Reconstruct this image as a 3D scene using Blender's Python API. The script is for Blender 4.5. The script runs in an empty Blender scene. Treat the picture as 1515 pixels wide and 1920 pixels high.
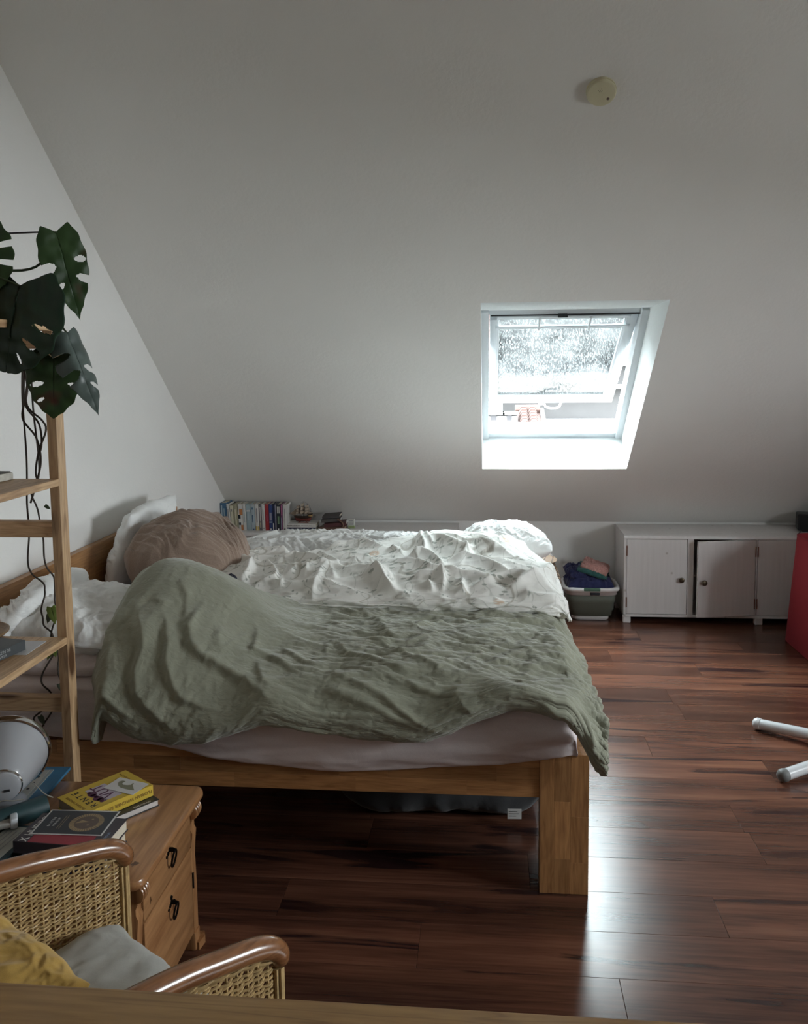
import bpy, bmesh, math, random
import numpy as np
from mathutils import Vector, Matrix
R = math.radians
PI = math.pi
rng = random.Random(7)
SC = bpy.context.scene
COL = SC.collection

# ------------------------------------------------------------------ camera
cam_d = bpy.data.cameras.new('camera')
cam = bpy.data.objects.new('camera', cam_d)
COL.objects.link(cam)
SC.camera = cam
cam_d.sensor_fit = 'HORIZONTAL'
cam_d.sensor_width = 36.0
cam_d.lens = 1623.6 / 1515 * 36.0
cam_d.shift_y = -(960 - 837.0) / 1515
cam_d.clip_start = 0.05
YAW, PIT, ROL = R(5.4293), R(5.4671), R(-0.6582)
fw = Vector((-math.sin(YAW), math.cos(YAW), 0)); rt = Vector((math.cos(YAW), math.sin(YAW), 0)); up = Vector((0, 0, 1))
f2 = fw * math.cos(PIT) - up * math.sin(PIT); u2 = up * math.cos(PIT) + fw * math.sin(PIT)
r3 = rt * math.cos(ROL) + u2 * math.sin(ROL); u3 = u2 * math.cos(ROL) - rt * math.sin(ROL)
cam.matrix_world = Matrix(((r3.x, u3.x, -f2.x, 0), (r3.y, u3.y, -f2.y, 0), (r3.z, u3.z, -f2.z, 1.6), (0, 0, 0, 1)))

# ------------------------------------------------------------------ world: overcast sky
W = bpy.data.worlds.new('overcast_sky')
SC.world = W
W.use_nodes = True
wn = W.node_tree
bg = wn.nodes['Background']
bg.inputs[0].default_value = (0.90, 0.965, 1.0, 1)
bg.inputs[1].default_value = 33.0
SC.view_settings.view_transform = 'Standard'
SC.view_settings.look = 'None'
SC.view_settings.gamma = 1.0
SC.view_settings.use_curve_mapping = False
SC.view_settings.exposure = 0.22
SC.cycles.max_bounces = 10
SC.cycles.diffuse_bounces = 6
SC.cycles.glossy_bounces = 4
SC.cycles.transmission_bounces = 6
SC.cycles.transparent_max_bounces = 12
SC.cycles.sample_clamp_indirect = 8.0
SC.cycles.caustics_reflective = False
SC.cycles.caustics_refractive = False
SC.cycles.use_denoising = True


def portal(loc, look, sx, sy):
    """sky portal: guides light sampling through an opening, gives off nothing itself"""
    d = bpy.data.lights.new('sky_portal', 'AREA')
    d.shape = 'RECTANGLE'; d.size = sx; d.size_y = sy
    d.cycles.is_portal = True
    o = bpy.data.objects.new('sky_portal', d)
    COL.objects.link(o)
    o.location = loc
    o.rotation_euler = Vector(look).to_track_quat('-Z', 'Y').to_euler()
    return o


# ------------------------------------------------------------------ numbers of the room
XL, XR = -1.698, 3.3
YK, ZK = 5.673, 0.558          # knee wall and its top
SLOPE = R(38.387)
YB = -2.6                      # wall behind the camera
ZC = 2.9                       # flat ceiling
def zslope(y): return ZK + (YK - y) * math.tan(SLOPE)
def yslope(z): return YK - (z - ZK) / math.tan(SLOPE)


# ------------------------------------------------------------------ helpers
def tag(o, label=None, cat=None, group=None, kind=None):
    if label: o['label'] = label
    if cat: o['category'] = cat
    if group: o['group'] = group
    if kind: o['kind'] = kind
    return o

def thing(name, label, cat, loc=(0, 0, 0), rz=0, group=None):
    o = bpy.data.objects.new(name, None)
    o.empty_display_size = 0.05
    COL.objects.link(o)
    o.location = loc; o.rotation_euler = (0, 0, rz)
    return tag(o, label, cat, group)

def link(name, me, mat=None, parent=None, smooth=True, flat_angle=None):
    o = bpy.data.objects.new(name, me)
    COL.objects.link(o)
    if mat is not None and not me.materials:
        me.materials.append(mat)
    if parent is not None:
        o.parent = parent
    if smooth:
        n = len(me.polygons)
        me.polygons.foreach_set('use_smooth', [True] * n)
        me.set_sharp_from_angle(angle=R(flat_angle or 35))
    return o

class MB:
    """collects shapes into one bmesh"""
    def __init__(s): s.bm = bmesh.new()
    def box(s, x0, x1, y0, y1, z0, z1, bev=0.0, seg=2, mat=None):
        g = bmesh.ops.create_cube(s.bm, size=1.0)
        vs = g['verts']
        for v in vs:
            v.co = Vector(((x0 + x1) / 2 + v.co.x * (x1 - x0), (y0 + y1) / 2 + v.co.y * (y1 - y0), (z0 + z1) / 2 + v.co.z * (z1 - z0)))
        if mat is not None:
            for v in vs: v.co = mat @ v.co
        if bev > 0:
            es = list({e for v in vs for e in v.link_edges})
            bmesh.ops.bevel(s.bm, geom=es, offset=bev, segments=seg, affect='EDGES', profile=0.6)
        return s
    def tube(s, pts, r, n=8, cap=True):
        pts = [Vector(p) for p in pts]
        rr = r if hasattr(r, '__len__') else [r] * len(pts)
        rings = []
        prev = None
        for i, p in enumerate(pts):
            a = pts[max(0, i - 1)]; b = pts[min(len(pts) - 1, i + 1)]
            t = (b - a).normalized()
            if prev is None:
                ref = Vector((0, 0, 1)) if abs(t.z) < 0.9 else Vector((1, 0, 0))
                u = t.cross(ref).normalized()
            else:
                u = (prev - t * prev.dot(t)).normalized()
            prev = u
            w = t.cross(u)
            rings.append([s.bm.verts.new(p + (u * math.cos(2 * PI * k / n) + w * math.sin(2 * PI * k / n)) * rr[i]) for k in range(n)])
        for i in range(len(rings) - 1):
            for k in range(n):
                s.bm.faces.new((rings[i][k], rings[i][(k + 1) % n], rings[i + 1][(k + 1) % n], rings[i + 1][k]))
        if cap:
            s.bm.faces.new(rings[0][::-1]); s.bm.faces.new(rings[-1])
        return s
    def lathe(s, prof, c=(0, 0, 0), n=32, axis=None, sx=1, sy=1, close=False):
        """prof: list of (radius, height)"""
        M = Matrix.Identity(3) if axis is None else Vector(axis).to_track_quat('Z', 'Y').to_matrix()
        c = Vector(c)
        rings = []
        for r_, h in prof:
            rings.append([s.bm.verts.new(c + M @ Vector((r_ * sx * math.cos(2 * PI * k / n), r_ * sy * math.sin(2 * PI * k / n), h))) for k in range(n)])
        for i in range(len(rings) - 1):
            for k in range(n):
                s.bm.faces.new((rings[i][k], rings[i][(k + 1) % n], rings[i + 1][(k + 1) % n], rings[i + 1][k]))
        if not close:
            s.bm.faces.new(rings[0][::-1]); s.bm.faces.new(rings[-1])
        return s
    def prism(s, poly, z0, z1, mat=None):
        """polygon in xy extruded in z"""
        a = [s.bm.verts.new(Vector((p[0], p[1], z0))) for p in poly]
        b = [s.bm.verts.new(Vector((p[0], p[1], z1))) for p in poly]
        if mat is not None:
            for v in a + b: v.co = mat @ v.co
        n = len(poly)
        s.bm.faces.new(a[::-1]); s.bm.faces.new(b)
        for k in range(n):
            s.bm.faces.new((a[k], a[(k + 1) % n], b[(k + 1) % n], b[k]))
        return s
    def quad(s, *p):
        s.bm.faces.new([s.bm.verts.new(Vector(q)) for q in p]); return s
    def mesh(s, name='m'):
        bmesh.ops.recalc_face_normals(s.bm, faces=s.bm.faces)
        me = bpy.data.meshes.new(name)
        s.bm.to_mesh(me); s.bm.free()
        return me
    def build(s, name, mat, parent=None, smooth=True, ang=35):
        return link(name, s.mesh(name), mat, parent, smooth, ang)

def grid_mesh(name, P, mat, parent=None, uv=None, mask=None, closed_u=False, smooth=True):
    """P: array (n, m, 3) of points; mask (n-1, m-1) keeps faces"""
    n, m = P.shape[:2]
    idx = np.arange(n * m).reshape(n, m)
    a = idx[:-1, :-1]; b = idx[1:, :-1]; c = idx[1:, 1:]; d = idx[:-1, 1:]
    F = np.stack([a, b, c, d], -1).reshape(-1, 4)
    if mask is not None:
        F = F[mask.reshape(-1)]
    if closed_u:
        a = idx[-1, :-1]; b = idx[0, :-1]; c = idx[0, 1:]; d = idx[-1, 1:]
        F = np.concatenate([F, np.stack([a, b, c, d], -1)])
    me = bpy.data.meshes.new(name)
    me.vertices.add(n * m)
    me.vertices.foreach_set('co', P.reshape(-1).astype(np.float32))
    nf = len(F)
    me.loops.add(nf * 4)
    me.loops.foreach_set('vertex_index', F.reshape(-1).astype(np.int32))
    me.polygons.add(nf)
    me.polygons.foreach_set('loop_start', (np.arange(nf) * 4).astype(np.int32))
    me.update(calc_edges=True)
    if uv is not None:
        l = me.uv_layers.new(name='UVMap')
        l.data.foreach_set('uv', uv.reshape(-1, 2)[F.reshape(-1)].reshape(-1).astype(np.float32))
    me.validate()
    if mask is not None:
        bm = bmesh.new(); bm.from_mesh(me)
        bmesh.ops.delete(bm, geom=[v for v in bm.verts if not v.link_faces], context='VERTS')
        bm.to_mesh(me); bm.free()
    o = link(name, me, mat, parent, False)
    if smooth:
        me.polygons.foreach_set('use_smooth', [True] * len(me.polygons))
    return o

# vectorised gradient noise
_rs = np.random.RandomState(11)
_PERM = _rs.permutation(512)
_GA = _rs.rand(512) * 2 * PI
def noise2(x, y, seed=0):
    x = np.asarray(x, float) + seed * 17.31; y = np.asarray(y, float) + seed * 7.77
    xi = np.floor(x).astype(int); yi = np.floor(y).astype(int)
    xf = x - xi; yf = y - yi
    u = xf * xf * xf * (xf * (xf * 6 - 15) + 10); v = yf * yf * yf * (yf * (yf * 6 - 15) + 10)
    def g(ix, iy, dx, dy):
        h = _PERM[(_PERM[ix & 511] + iy) & 511]
        a = _GA[h]
        return np.cos(a) * dx + np.sin(a) * dy
    n00 = g(xi, yi, xf, yf); n10 = g(xi + 1, yi, xf - 1, yf); n01 = g(xi, yi + 1, xf, yf - 1); n11 = g(xi + 1, yi + 1, xf - 1, yf - 1)
    return (n00 * (1 - u) + n10 * u) * (1 - v) + (n01 * (1 - u) + n11 * u) * v
def fbm(x, y, o=4, seed=0):
    t = 0; a = 1.0
    for k in range(o):
        t = t + a * noise2(x * 2 ** k, y * 2 ** k, seed + k * 3.1); a *= 0.5
    return t
def ridged(x, y, o=3, seed=0):
    t = 0; a = 1.0
    for k in range(o):
        t = t + a * (1 - np.abs(noise2(x * 2 ** k, y * 2 ** k, seed + k * 5.3)) * 2.6); a *= 0.5
    return t
def sstep(a, b, x):
    t = np.clip((x - a) / (b - a), 0, 1); return t * t * (3 - 2 * t)
def catmull(P, n):
    """smooth curve through points, n samples"""
    P = np.asarray(P, float)
    k = len(P)
    Q = np.vstack([2 * P[0] - P[1], P, 2 * P[-1] - P[-2]])
    t = np.linspace(0, k - 1 - 1e-9, n); i = t.astype(int); f = (t - i)[:, None]
    p0, p1, p2, p3 = Q[i], Q[i + 1], Q[i + 2], Q[i + 3]
    return 0.5 * ((2 * p1) + (-p0 + p2) * f + (2 * p0 - 5 * p1 + 4 * p2 - p3) * f ** 2 + (-p0 + 3 * p1 - 3 * p2 + p3) * f ** 3)
def normals_of(P):
    du = np.gradient(P, axis=0); dv = np.gradient(P, axis=1)
    n = np.cross(du, dv)
    return n / np.maximum(np.linalg.norm(n, axis=-1, keepdims=True), 1e-9)
def seg_dist(S, T, poly):
    """signed distance field from (S,T) to a polyline, with taper parameter 0..1 along it"""
    best = np.full(S.shape, 1e9); sgn = np.zeros(S.shape); par = np.zeros(S.shape)
    n = len(poly) - 1
    for i in range(n):
        a = np.array(poly[i]); b = np.array(poly[i + 1]); d = b - a; L = d @ d + 1e-12
        t = np.clip(((S - a[0]) * d[0] + (T - a[1]) * d[1]) / L, 0, 1)
        qx = S - (a[0] + d[0] * t); qy = T - (a[1] + d[1] * t)
        D = np.hypot(qx, qy); m = D < best
        best = np.where(m, D, best); sgn = np.where(m, np.sign(d[0] * qy - d[1] * qx), sgn); par = np.where(m, (i + t) / n, par)
    return best, sgn, par
def fold(S, T, poly, A, w, side=1):
    d, s, p = seg_dist(S, T, poly)
    sd = d * s * side
    e = sstep(0, 0.3, np.minimum(p, 1 - p))
    ww = np.where(sd > 0, w * 1.0, w * 2.3)
    dd = np.sqrt(d * d + (0.12 * w) ** 2) - 0.12 * w
    return 0.85 * A * e * (np.exp(-(dd / ww) ** 1.15) - 0.12 * np.exp(-((sd - 2.2 * w) / (1.3 * w)) ** 2))

# ------------------------------------------------------------------ materials
MATS = {}
def new_mat(name):
    m = bpy.data.materials.new(name); m.use_nodes = True
    nt = m.node_tree
    return m, nt, nt.nodes['Principled BSDF']
def N(nt, t, **kw):
    n = nt.nodes.new(t)
    for k, v in kw.items():
        if k.startswith('i_'):
            n.inputs[k[2:].replace('_', ' ')].default_value = v
        else:
            setattr(n, k, v)
    return n
def mixc(nt, fac, a, b, blend='MIX'):
    n = nt.nodes.new('ShaderNodeMix'); n.data_type = 'RGBA'; n.blend_type = blend
    for sock, v in ((n.inputs[0], fac), (n.inputs[6], a), (n.inputs[7], b)):
        if hasattr(v, 'links') or isinstance(v, bpy.types.NodeSocket): nt.links.new(v, sock)
        elif isinstance(v, (int, float)): sock.default_value = v
        else: sock.default_value = (*v, 1) if len(v) == 3 else v
    return n.outputs[2]
def ramp(nt, fac, stops):
    r_ = nt.nodes.new('ShaderNodeValToRGB')
    e = r_.color_ramp.elements
    while len(e) < len(stops): e.new(0.5)
    for i, (p, c) in enumerate(stops):
        e[i].position = p; e[i].color = (*c, 1) if len(c) == 3 else c
    nt.links.new(fac, r_.inputs[0])
    return r_.outputs[0]
def bump(nt, b, h, s=0.2, d=0.002):
    n = nt.nodes.new('ShaderNodeBump'); n.inputs['Strength'].default_value = s; n.inputs['Distance'].default_value = d
    nt.links.new(h, n.inputs['Height']); nt.links.new(n.outputs[0], b.inputs['Normal'])
def objcoord(nt, scale=(1, 1, 1), rand=False):
    tc = N(nt, 'ShaderNodeTexCoord'); mp = N(nt, 'ShaderNodeMapping')
    mp.inputs['Scale'].default_value = scale
    nt.links.new(tc.outputs['Object'], mp.inputs[0])
    if rand:
        oi = N(nt, 'ShaderNodeObjectInfo'); ml = N(nt, 'ShaderNodeMath', operation='MULTIPLY'); ml.inputs[1].default_value = 37.0
        nt.links.new(oi.outputs['Random'], ml.inputs[0])
        nt.links.new(ml.outputs[0], mp.inputs['Location'])
    return mp.outputs[0]
def plain(name, col, rough=0.5, metal=0.0, coat=0.0, noise_s=0, noise_a=0.08, bump_s=0, bump_scale=200, sheen=0):
    if name in MATS: return MATS[name]
    m, nt, b = new_mat(name)
    b.inputs['Roughness'].default_value = rough; b.inputs['Metallic'].default_value = metal
    b.inputs['Coat Weight'].default_value = coat
    b.inputs['Sheen Weight'].default_value = sheen
    co = objcoord(nt)
    nz = N(nt, 'ShaderNodeTexNoise'); nz.inputs['Scale'].default_value = noise_s or 12; nz.inputs['Detail'].default_value = 4
    nt.links.new(co, nz.inputs['Vector'])
    c2 = tuple(max(0, c * (1 - noise_a)) for c in col); c1 = tuple(min(1, c * (1 + noise_a)) for c in col)
    nt.links.new(ramp(nt, nz.outputs[0], [(0.3, c2), (0.7, c1)]), b.inputs['Base Color'])
    if bump_s:
        n2 = N(nt, 'ShaderNodeTexNoise'); n2.inputs['Scale'].default_value = bump_scale; n2.inputs['Detail'].default_value = 3
        nt.links.new(co, n2.inputs['Vector'])
        bump(nt, b, n2.outputs[0], bump_s)
    MATS[name] = m
    return m
def wood(name, dark, mid, light, axis='X', scale=1.0, rough=0.45, coat=0.0, vary=0.25, knots=False, bands=0.5, spots=()):
    if name in MATS: return MATS[name]
    m, nt, b = new_mat(name)
    sc = {'X': (1.2, 14, 14), 'Y': (14, 1.2, 14), 'Z': (14, 14, 1.2)}[axis]
    co = objcoord(nt, tuple(s * scale for s in sc), True)
    n1 = N(nt, 'ShaderNodeTexNoise'); n1.inputs['Scale'].default_value = 1.4; n1.inputs['Detail'].default_value = 3; n1.inputs['Distortion'].default_value = 0.6
    n2 = N(nt, 'ShaderNodeTexNoise'); n2.inputs['Scale'].default_value = 9; n2.inputs['Detail'].default_value = 5
    nt.links.new(co, n1.inputs['Vector']); nt.links.new(co, n2.inputs['Vector'])
    # growth rings: sine of broad noise
    ml = N(nt, 'ShaderNodeMath', operation='MULTIPLY'); ml.inputs[1].default_value = 38
    sn = N(nt, 'ShaderNodeMath', operation='SINE'); nt.links.new(n1.outputs[0], ml.inputs[0]); nt.links.new(ml.outputs[0], sn.inputs[0])
    mr = N(nt, 'ShaderNodeMapRange'); mr.inputs[1].default_value = -1; nt.links.new(sn.outputs[0], mr.inputs[0])
    c = ramp(nt, mr.outputs[0], [(0.0, mid), (0.6, light), (0.92, mid), (1.0, dark)])
    c = mixc(nt, bands, ramp(nt, n1.outputs[0], [(0.3, mid), (0.65, light)]), c)
    c = mixc(nt, 0.35, c, ramp(nt, n2.outputs[0], [(0.35, dark), (0.65, light)]))
    if knots:
        kc = objcoord(nt, {'X': (3.2, 9, 9), 'Y': (9, 3.2, 9), 'Z': (9, 9, 3.2)}[axis], True)
        vo = N(nt, 'ShaderNodeTexVoronoi'); vo.inputs['Scale'].default_value = 1.0
        nt.links.new(kc, vo.inputs['Vector'])
        k = ramp(nt, vo.outputs['Distance'], [(0.13, (1, 1, 1)), (0.22, (0, 0, 0))])
        c = mixc(nt, k, c, tuple(d * 0.5 for d in dark))
    for (px_, py_, pz_, ra, rb) in spots:      # single knots that sit at fixed places in the board
        tc_ = N(nt, 'ShaderNodeTexCoord'); mp_ = N(nt, 'ShaderNodeMapping'); mp_.vector_type = 'TEXTURE'
        mp_.inputs['Location'].default_value = (px_, py_, pz_); mp_.inputs['Scale'].default_value = (ra, rb, 0.02)
        nt.links.new(tc_.outputs['Object'], mp_.inputs[0])
        wn_ = N(nt, 'ShaderNodeTexNoise'); wn_.inputs['Scale'].default_value = 2.0; nt.links.new(mp_.outputs[0], wn_.inputs['Vector'])
        ln = N(nt, 'ShaderNodeVectorMath', operation='LENGTH'); nt.links.new(mp_.outputs[0], ln.inputs[0])
        ad_ = N(nt, 'ShaderNodeMath', operation='ADD'); nt.links.new(ln.outputs['Value'], ad_.inputs[0]); nt.links.new(wn_.outputs[0], ad_.inputs[1])
        c = mixc(nt, ramp(nt, ad_.outputs[0], [(0.85, (0.85, 0.85, 0.85)), (1.0, (0, 0, 0))]), c, tuple(d * 0.35 for d in dark))
    oi = N(nt, 'ShaderNodeObjectInfo')
    hsv = N(nt, 'ShaderNodeHueSaturation')
    m2 = N(nt, 'ShaderNodeMapRange'); m2.inputs[3].default_value = 1 - vary; m2.inputs[4].default_value = 1 + vary
    nt.links.new(oi.outputs['Random'], m2.inputs[0]); nt.links.new(m2.outputs[0], hsv.inputs['Value']); nt.links.new(c, hsv.inputs['Color'])
    nt.links.new(hsv.outputs[0], b.inputs['Base Color'])
    b.inputs['Roughness'].default_value = rough; b.inputs['Coat Weight'].default_value = coat; b.inputs['Coat Roughness'].default_value = 0.12
    bump(nt, b, n2.outputs[0], 0.15, 0.0006)
    MATS[name] = m
    return m
def fabric(name, col, weave=900, rough=0.9, wr=0.3, wrs=30, sheen=0.2, vary=0.1, sss=0.0, nd=0.003):
    if name in MATS: return MATS[name]
    m, nt, b = new_mat(name)
    b.inputs['Roughness'].default_value = rough; b.inputs['Sheen Weight'].default_value = sheen
    b.inputs['Specular IOR Level'].default_value = 0.2
    co = objcoord(nt)
    nz = N(nt, 'ShaderNodeTexNoise'); nz.inputs['Scale'].default_value = 7; nz.inputs['Detail'].default_value = 5
    nt.links.new(co, nz.inputs['Vector'])
    th = N(nt, 'ShaderNodeTexNoise'); th.inputs['Scale'].default_value = weave; th.inputs['Detail'].default_value = 2
    nt.links.new(co, th.inputs['Vector'])
    c = ramp(nt, nz.outputs[0], [(0.3, tuple(x * (1 - vary) for x in col)), (0.7, tuple(min(1, x * (1 + vary)) for x in col))])
    c = mixc(nt, 0.25, c, ramp(nt, th.outputs[0], [(0.35, tuple(x * 0.75 for x in col)), (0.65, tuple(min(1, x * 1.2) for x in col))]))
    nt.links.new(c, b.inputs['Base Color'])
    w = N(nt, 'ShaderNodeTexNoise'); w.inputs['Scale'].default_value = wrs; w.inputs['Detail'].default_value = 6; w.inputs['Distortion'].default_value = 1.2
    nt.links.new(co, w.inputs['Vector'])
    bump(nt, b, w.outputs[0], wr, nd)
    MATS[name] = m
    return m
# ================================================================== THE ROOM
def plaster(name, col, s=1.0):
    m, nt, b = new_mat(name)
    co = objcoord(nt)
    a = N(nt, 'ShaderNodeTexNoise'); a.inputs['Scale'].default_value = 55; a.inputs['Detail'].default_value = 5; a.inputs['Roughness'].default_value = 0.6
    c = N(nt, 'ShaderNodeTexNoise'); c.inputs['Scale'].default_value = 2.2; c.inputs['Detail'].default_value = 4
    nt.links.new(co, a.inputs['Vector']); nt.links.new(co, c.inputs['Vector'])
    nt.links.new(ramp(nt, c.outputs[0], [(0.3, tuple(x * 0.97 for x in col)), (0.7, col)]), b.inputs['Base Color'])
    b.inputs['Roughness'].default_value = 0.92
    b.inputs['Specular IOR Level'].default_value = 0.25
    bump(nt, b, a.outputs[0], 0.35 * s, 0.004)
    return m
M_WALL = plaster('white_plaster', (0.80, 0.79, 0.765))
M_SLOPE = plaster('white_slope_plaster', (0.78, 0.765, 0.735))
M_REVEAL = plaster('white_reveal_plaster', (0.76, 0.785, 0.78), 2.2)
M_PAINT = plain('white_window_paint', (0.60, 0.635, 0.655), 0.35, noise_a=0.02)

def structure(name, mb, mat, parent=None, smooth=False):
    o = mb.build(name, mat, parent, smooth)
    if parent is None: o['kind'] = 'structure'
    return o

YT = yslope(ZC)
ZR0 = 0.9                                                      # knee wall behind the camera side
structure('wall_left', MB().quad((XL, YB, -0.02), (XL, YK, -0.02), (XL, YK, ZK), (XL, YT, ZC), (XL, YB, ZC)), M_WALL)
# right wall carries a window opening that lights the far part of the room
WY0, WY1, WZ0, WZ1 = 1.15, 2.45, 1.0, 1.98
mb = MB()
mb.quad((XR, YB, -0.02), (XR, WY0, -0.02), (XR, WY0, ZC), (XR, YB, ZC))
mb.quad((XR, WY0, -0.02), (XR, WY1, -0.02), (XR, WY1, WZ0), (XR, WY0, WZ0))
mb.quad((XR, WY0, WZ1), (XR, WY1, WZ1), (XR, WY1, ZC), (XR, WY0, ZC))
mb.quad((XR, WY1, -0.02), (XR, YK, -0.02), (XR, YK, ZK), (XR, YT, ZC), (XR, WY1, ZC))
structure('wall_right', mb, M_WALL)
mb = MB().box(XR - 0.01, XR + 0.25, WY0 - 0.0, WY0 + 0.05, WZ0, WZ1).box(XR - 0.01, XR + 0.25, WY1 - 0.05, WY1, WZ0, WZ1)
mb.box(XR - 0.01, XR + 0.25, WY0, WY1, WZ0, WZ0 + 0.05).box(XR - 0.01, XR + 0.25, WY0, WY1, WZ1 - 0.05, WZ1)
mb.box(XR + 0.12, XR + 0.18, (WY0 + WY1) / 2 - 0.035, (WY0 + WY1) / 2 + 0.035, WZ0, WZ1)
structure('window_2', mb, M_PAINT)
structure('wall_back', MB().quad((XL, YB, -0.02), (XR, YB, -0.02), (XR, YB, ZC), (XL, YB, ZC)), M_WALL)
structure('ceiling', MB().quad((XL, YB, ZC), (XR, YB, ZC), (XR, YT, ZC), (XL, YT, ZC)), M_WALL)
structure('wall_knee', MB().quad((XL, YK, -0.02), (XR, YK, -0.02), (XR, YK, ZK), (XL, YK, ZK)), M_WALL)

# sloped roof wall with the opening of the skylight
HX0, HX1 = -0.022, 0.823
HT, HB = (4.015, zslope(4.015)), (5.155, zslope(5.155))
mb = MB()
mb.quad((XL, YK, ZK), (HX0, YK, ZK), (HX0, YT, ZC), (XL, YT, ZC))
mb.quad((HX1, YK, ZK), (XR, YK, ZK), (XR, YT, ZC), (HX1, YT, ZC))
mb.quad((HX0, HT[0], HT[1]), (HX1, HT[0], HT[1]), (HX1, YT, ZC), (HX0, YT, ZC))
mb.quad((HX0, YK, ZK), (HX1, YK, ZK), (HX1, HB[0], HB[1]), (HX0, HB[0], HB[1]))
structure('wall_slope', mb, M_SLOPE)
FT, FB = (4.53, 1.866), (5.385, 1.150)                           # plane of the window frame
mb = MB()
mb.quad((HX0, *HT), (HX0, *HB), (HX0, *FB), (HX0, *FT))
mb.quad((HX1, *HT), (HX1, *HB), (HX1, *FB), (HX1, *FT))
mb.quad((HX0, *HT), (HX1, *HT), (HX1, *FT), (HX0, *FT))
mb.quad((HX0, *HB), (HX1, *HB), (HX1, *FB), (HX0, *FB))
structure('trim_1', mb, M_REVEAL)

# ---- skylight
win = thing('window_1', 'pivoting roof window standing open in the slope', None)
win['kind'] = 'structure'
fl = math.hypot(FB[0] - FT[0], FB[1] - FT[1])
def frame_matrix(o, ang):
    d = Vector((0, math.cos(ang), -math.sin(ang))); n = Vector((0, math.sin(ang), math.cos(ang)))
    return Matrix(((1, d.x, n.x, 0), (0, d.y, n.y, o[0]), (0, d.z, n.z, o[1]), (0, 0, 0, 1)))
AF = math.atan2(FT[1] - FB[1], FB[0] - FT[0])
MF = frame_matrix(FT, AF)
g = MB()
for x0, x1 in ((HX0, HX0 + 0.038), (HX1 - 0.038, HX1)):
    g.box(x0, x1, -0.02, fl + 0.04, -0.035, 0.07, 0.004, 2, MF)
g.box(HX0, HX1, -0.03, 0.03, -0.0, 0.09, 0.004, 2, MF)
g.box(HX0, HX1, fl - 0.045, fl + 0.03, -0.02, 0.07, 0.004, 2, MF)
g.box(HX0, HX1, fl - 0.006, fl + 0.012, -0.045, 0.0, 0.002, 1, MF)
g.build('window_frame', M_PAINT, win)
sash = thing('sash', None, None); sash.parent = win
AS = R(28.2)
MS = frame_matrix((4.555, 1.862), AS)
SLn = 1.075; sx0, sx1 = 0.022, 0.782
g = MB()
g.box(sx0, sx0 + 0.040, 0, SLn, -0.01, 0.045, 0.005, 2, MS); g.box(sx1 - 0.052, sx1, 0, SLn, -0.01, 0.045, 0.005, 2, MS)
g.box(sx0, sx1, 0, 0.07, -0.01, 0.045, 0.005, 2, MS); g.box(sx0, sx1, SLn - 0.06, SLn, -0.012, 0.05, 0.005, 2, MS)
g.box(sx0 + 0.03, sx0 + 0.05, 0.06, SLn - 0.05, 0.0, 0.03, 0.003, 1, MS); g.box(sx1 - 0.062, sx1 - 0.045, 0.06, SLn - 0.05, 0.0, 0.03, 0.003, 1, MS)
g.build('sash_frame', M_PAINT, sash)
# pane: clear glass with dried rain speckles
m, nt, b = new_mat('rain_speckled_glass')
nt.nodes.remove(b)
out = nt.nodes['Material Output']
tr = N(nt, 'ShaderNodeBsdfTransparent'); tr.inputs[0].default_value = (0.93, 0.97, 0.97, 1)
gl = N(nt, 'ShaderNodeBsdfGlossy'); gl.inputs['Roughness'].default_value = 0.02
tl = N(nt, 'ShaderNodeBsdfTranslucent'); tl.inputs[0].default_value = (0.9, 0.95, 0.95, 1)
fr = N(nt, 'ShaderNodeFresnel'); fr.inputs[0].default_value = 1.5
m1 = N(nt, 'ShaderNodeMixShader'); m2 = N(nt, 'ShaderNodeMixShader')
co = objcoord(nt)
vo = N(nt, 'ShaderNodeTexVoronoi'); vo.inputs['Scale'].default_value = 95
nz = N(nt, 'ShaderNodeTexNoise'); nz.inputs['Scale'].default_value = 6; nz.inputs['Detail'].default_value = 6
nt.links.new(co, vo.inputs['Vector']); nt.links.new(co, nz.inputs['Vector'])
sp = ramp(nt, vo.outputs['Distance'], [(0.16, (0.055, 0.055, 0.055)), (0.36, (0, 0, 0))])
ms = ramp(nt, nz.outputs[0], [(0.35, (0.004, 0.004, 0.004)), (0.7, (0.03, 0.03, 0.03))])
dirt = sp
dirt = mixc(nt, 1.0, dirt, mixc(nt, 0.6, ms, (0.0, 0.0, 0.0)), 'ADD')
nt.links.new(fr.outputs[0], m1.inputs[0]); nt.links.new(tr.outputs[0], m1.inputs[1]); nt.links.new(gl.outputs[0], m1.inputs[2])
nt.links.new(dirt, m2.inputs[0]); nt.links.new(m1.outputs[0], m2.inputs[1]); nt.links.new(tl.outputs[0], m2.inputs[2])
nt.links.new(m2.outputs[0], out.inputs[0])
M_GLASS = m
g = MB(); g.box(sx0 + 0.035, sx1 - 0.05, 0.06, SLn - 0.05, 0.012, 0.014, 0, 1, MS)
g.build('pane', M_GLASS, sash, False)
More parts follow.
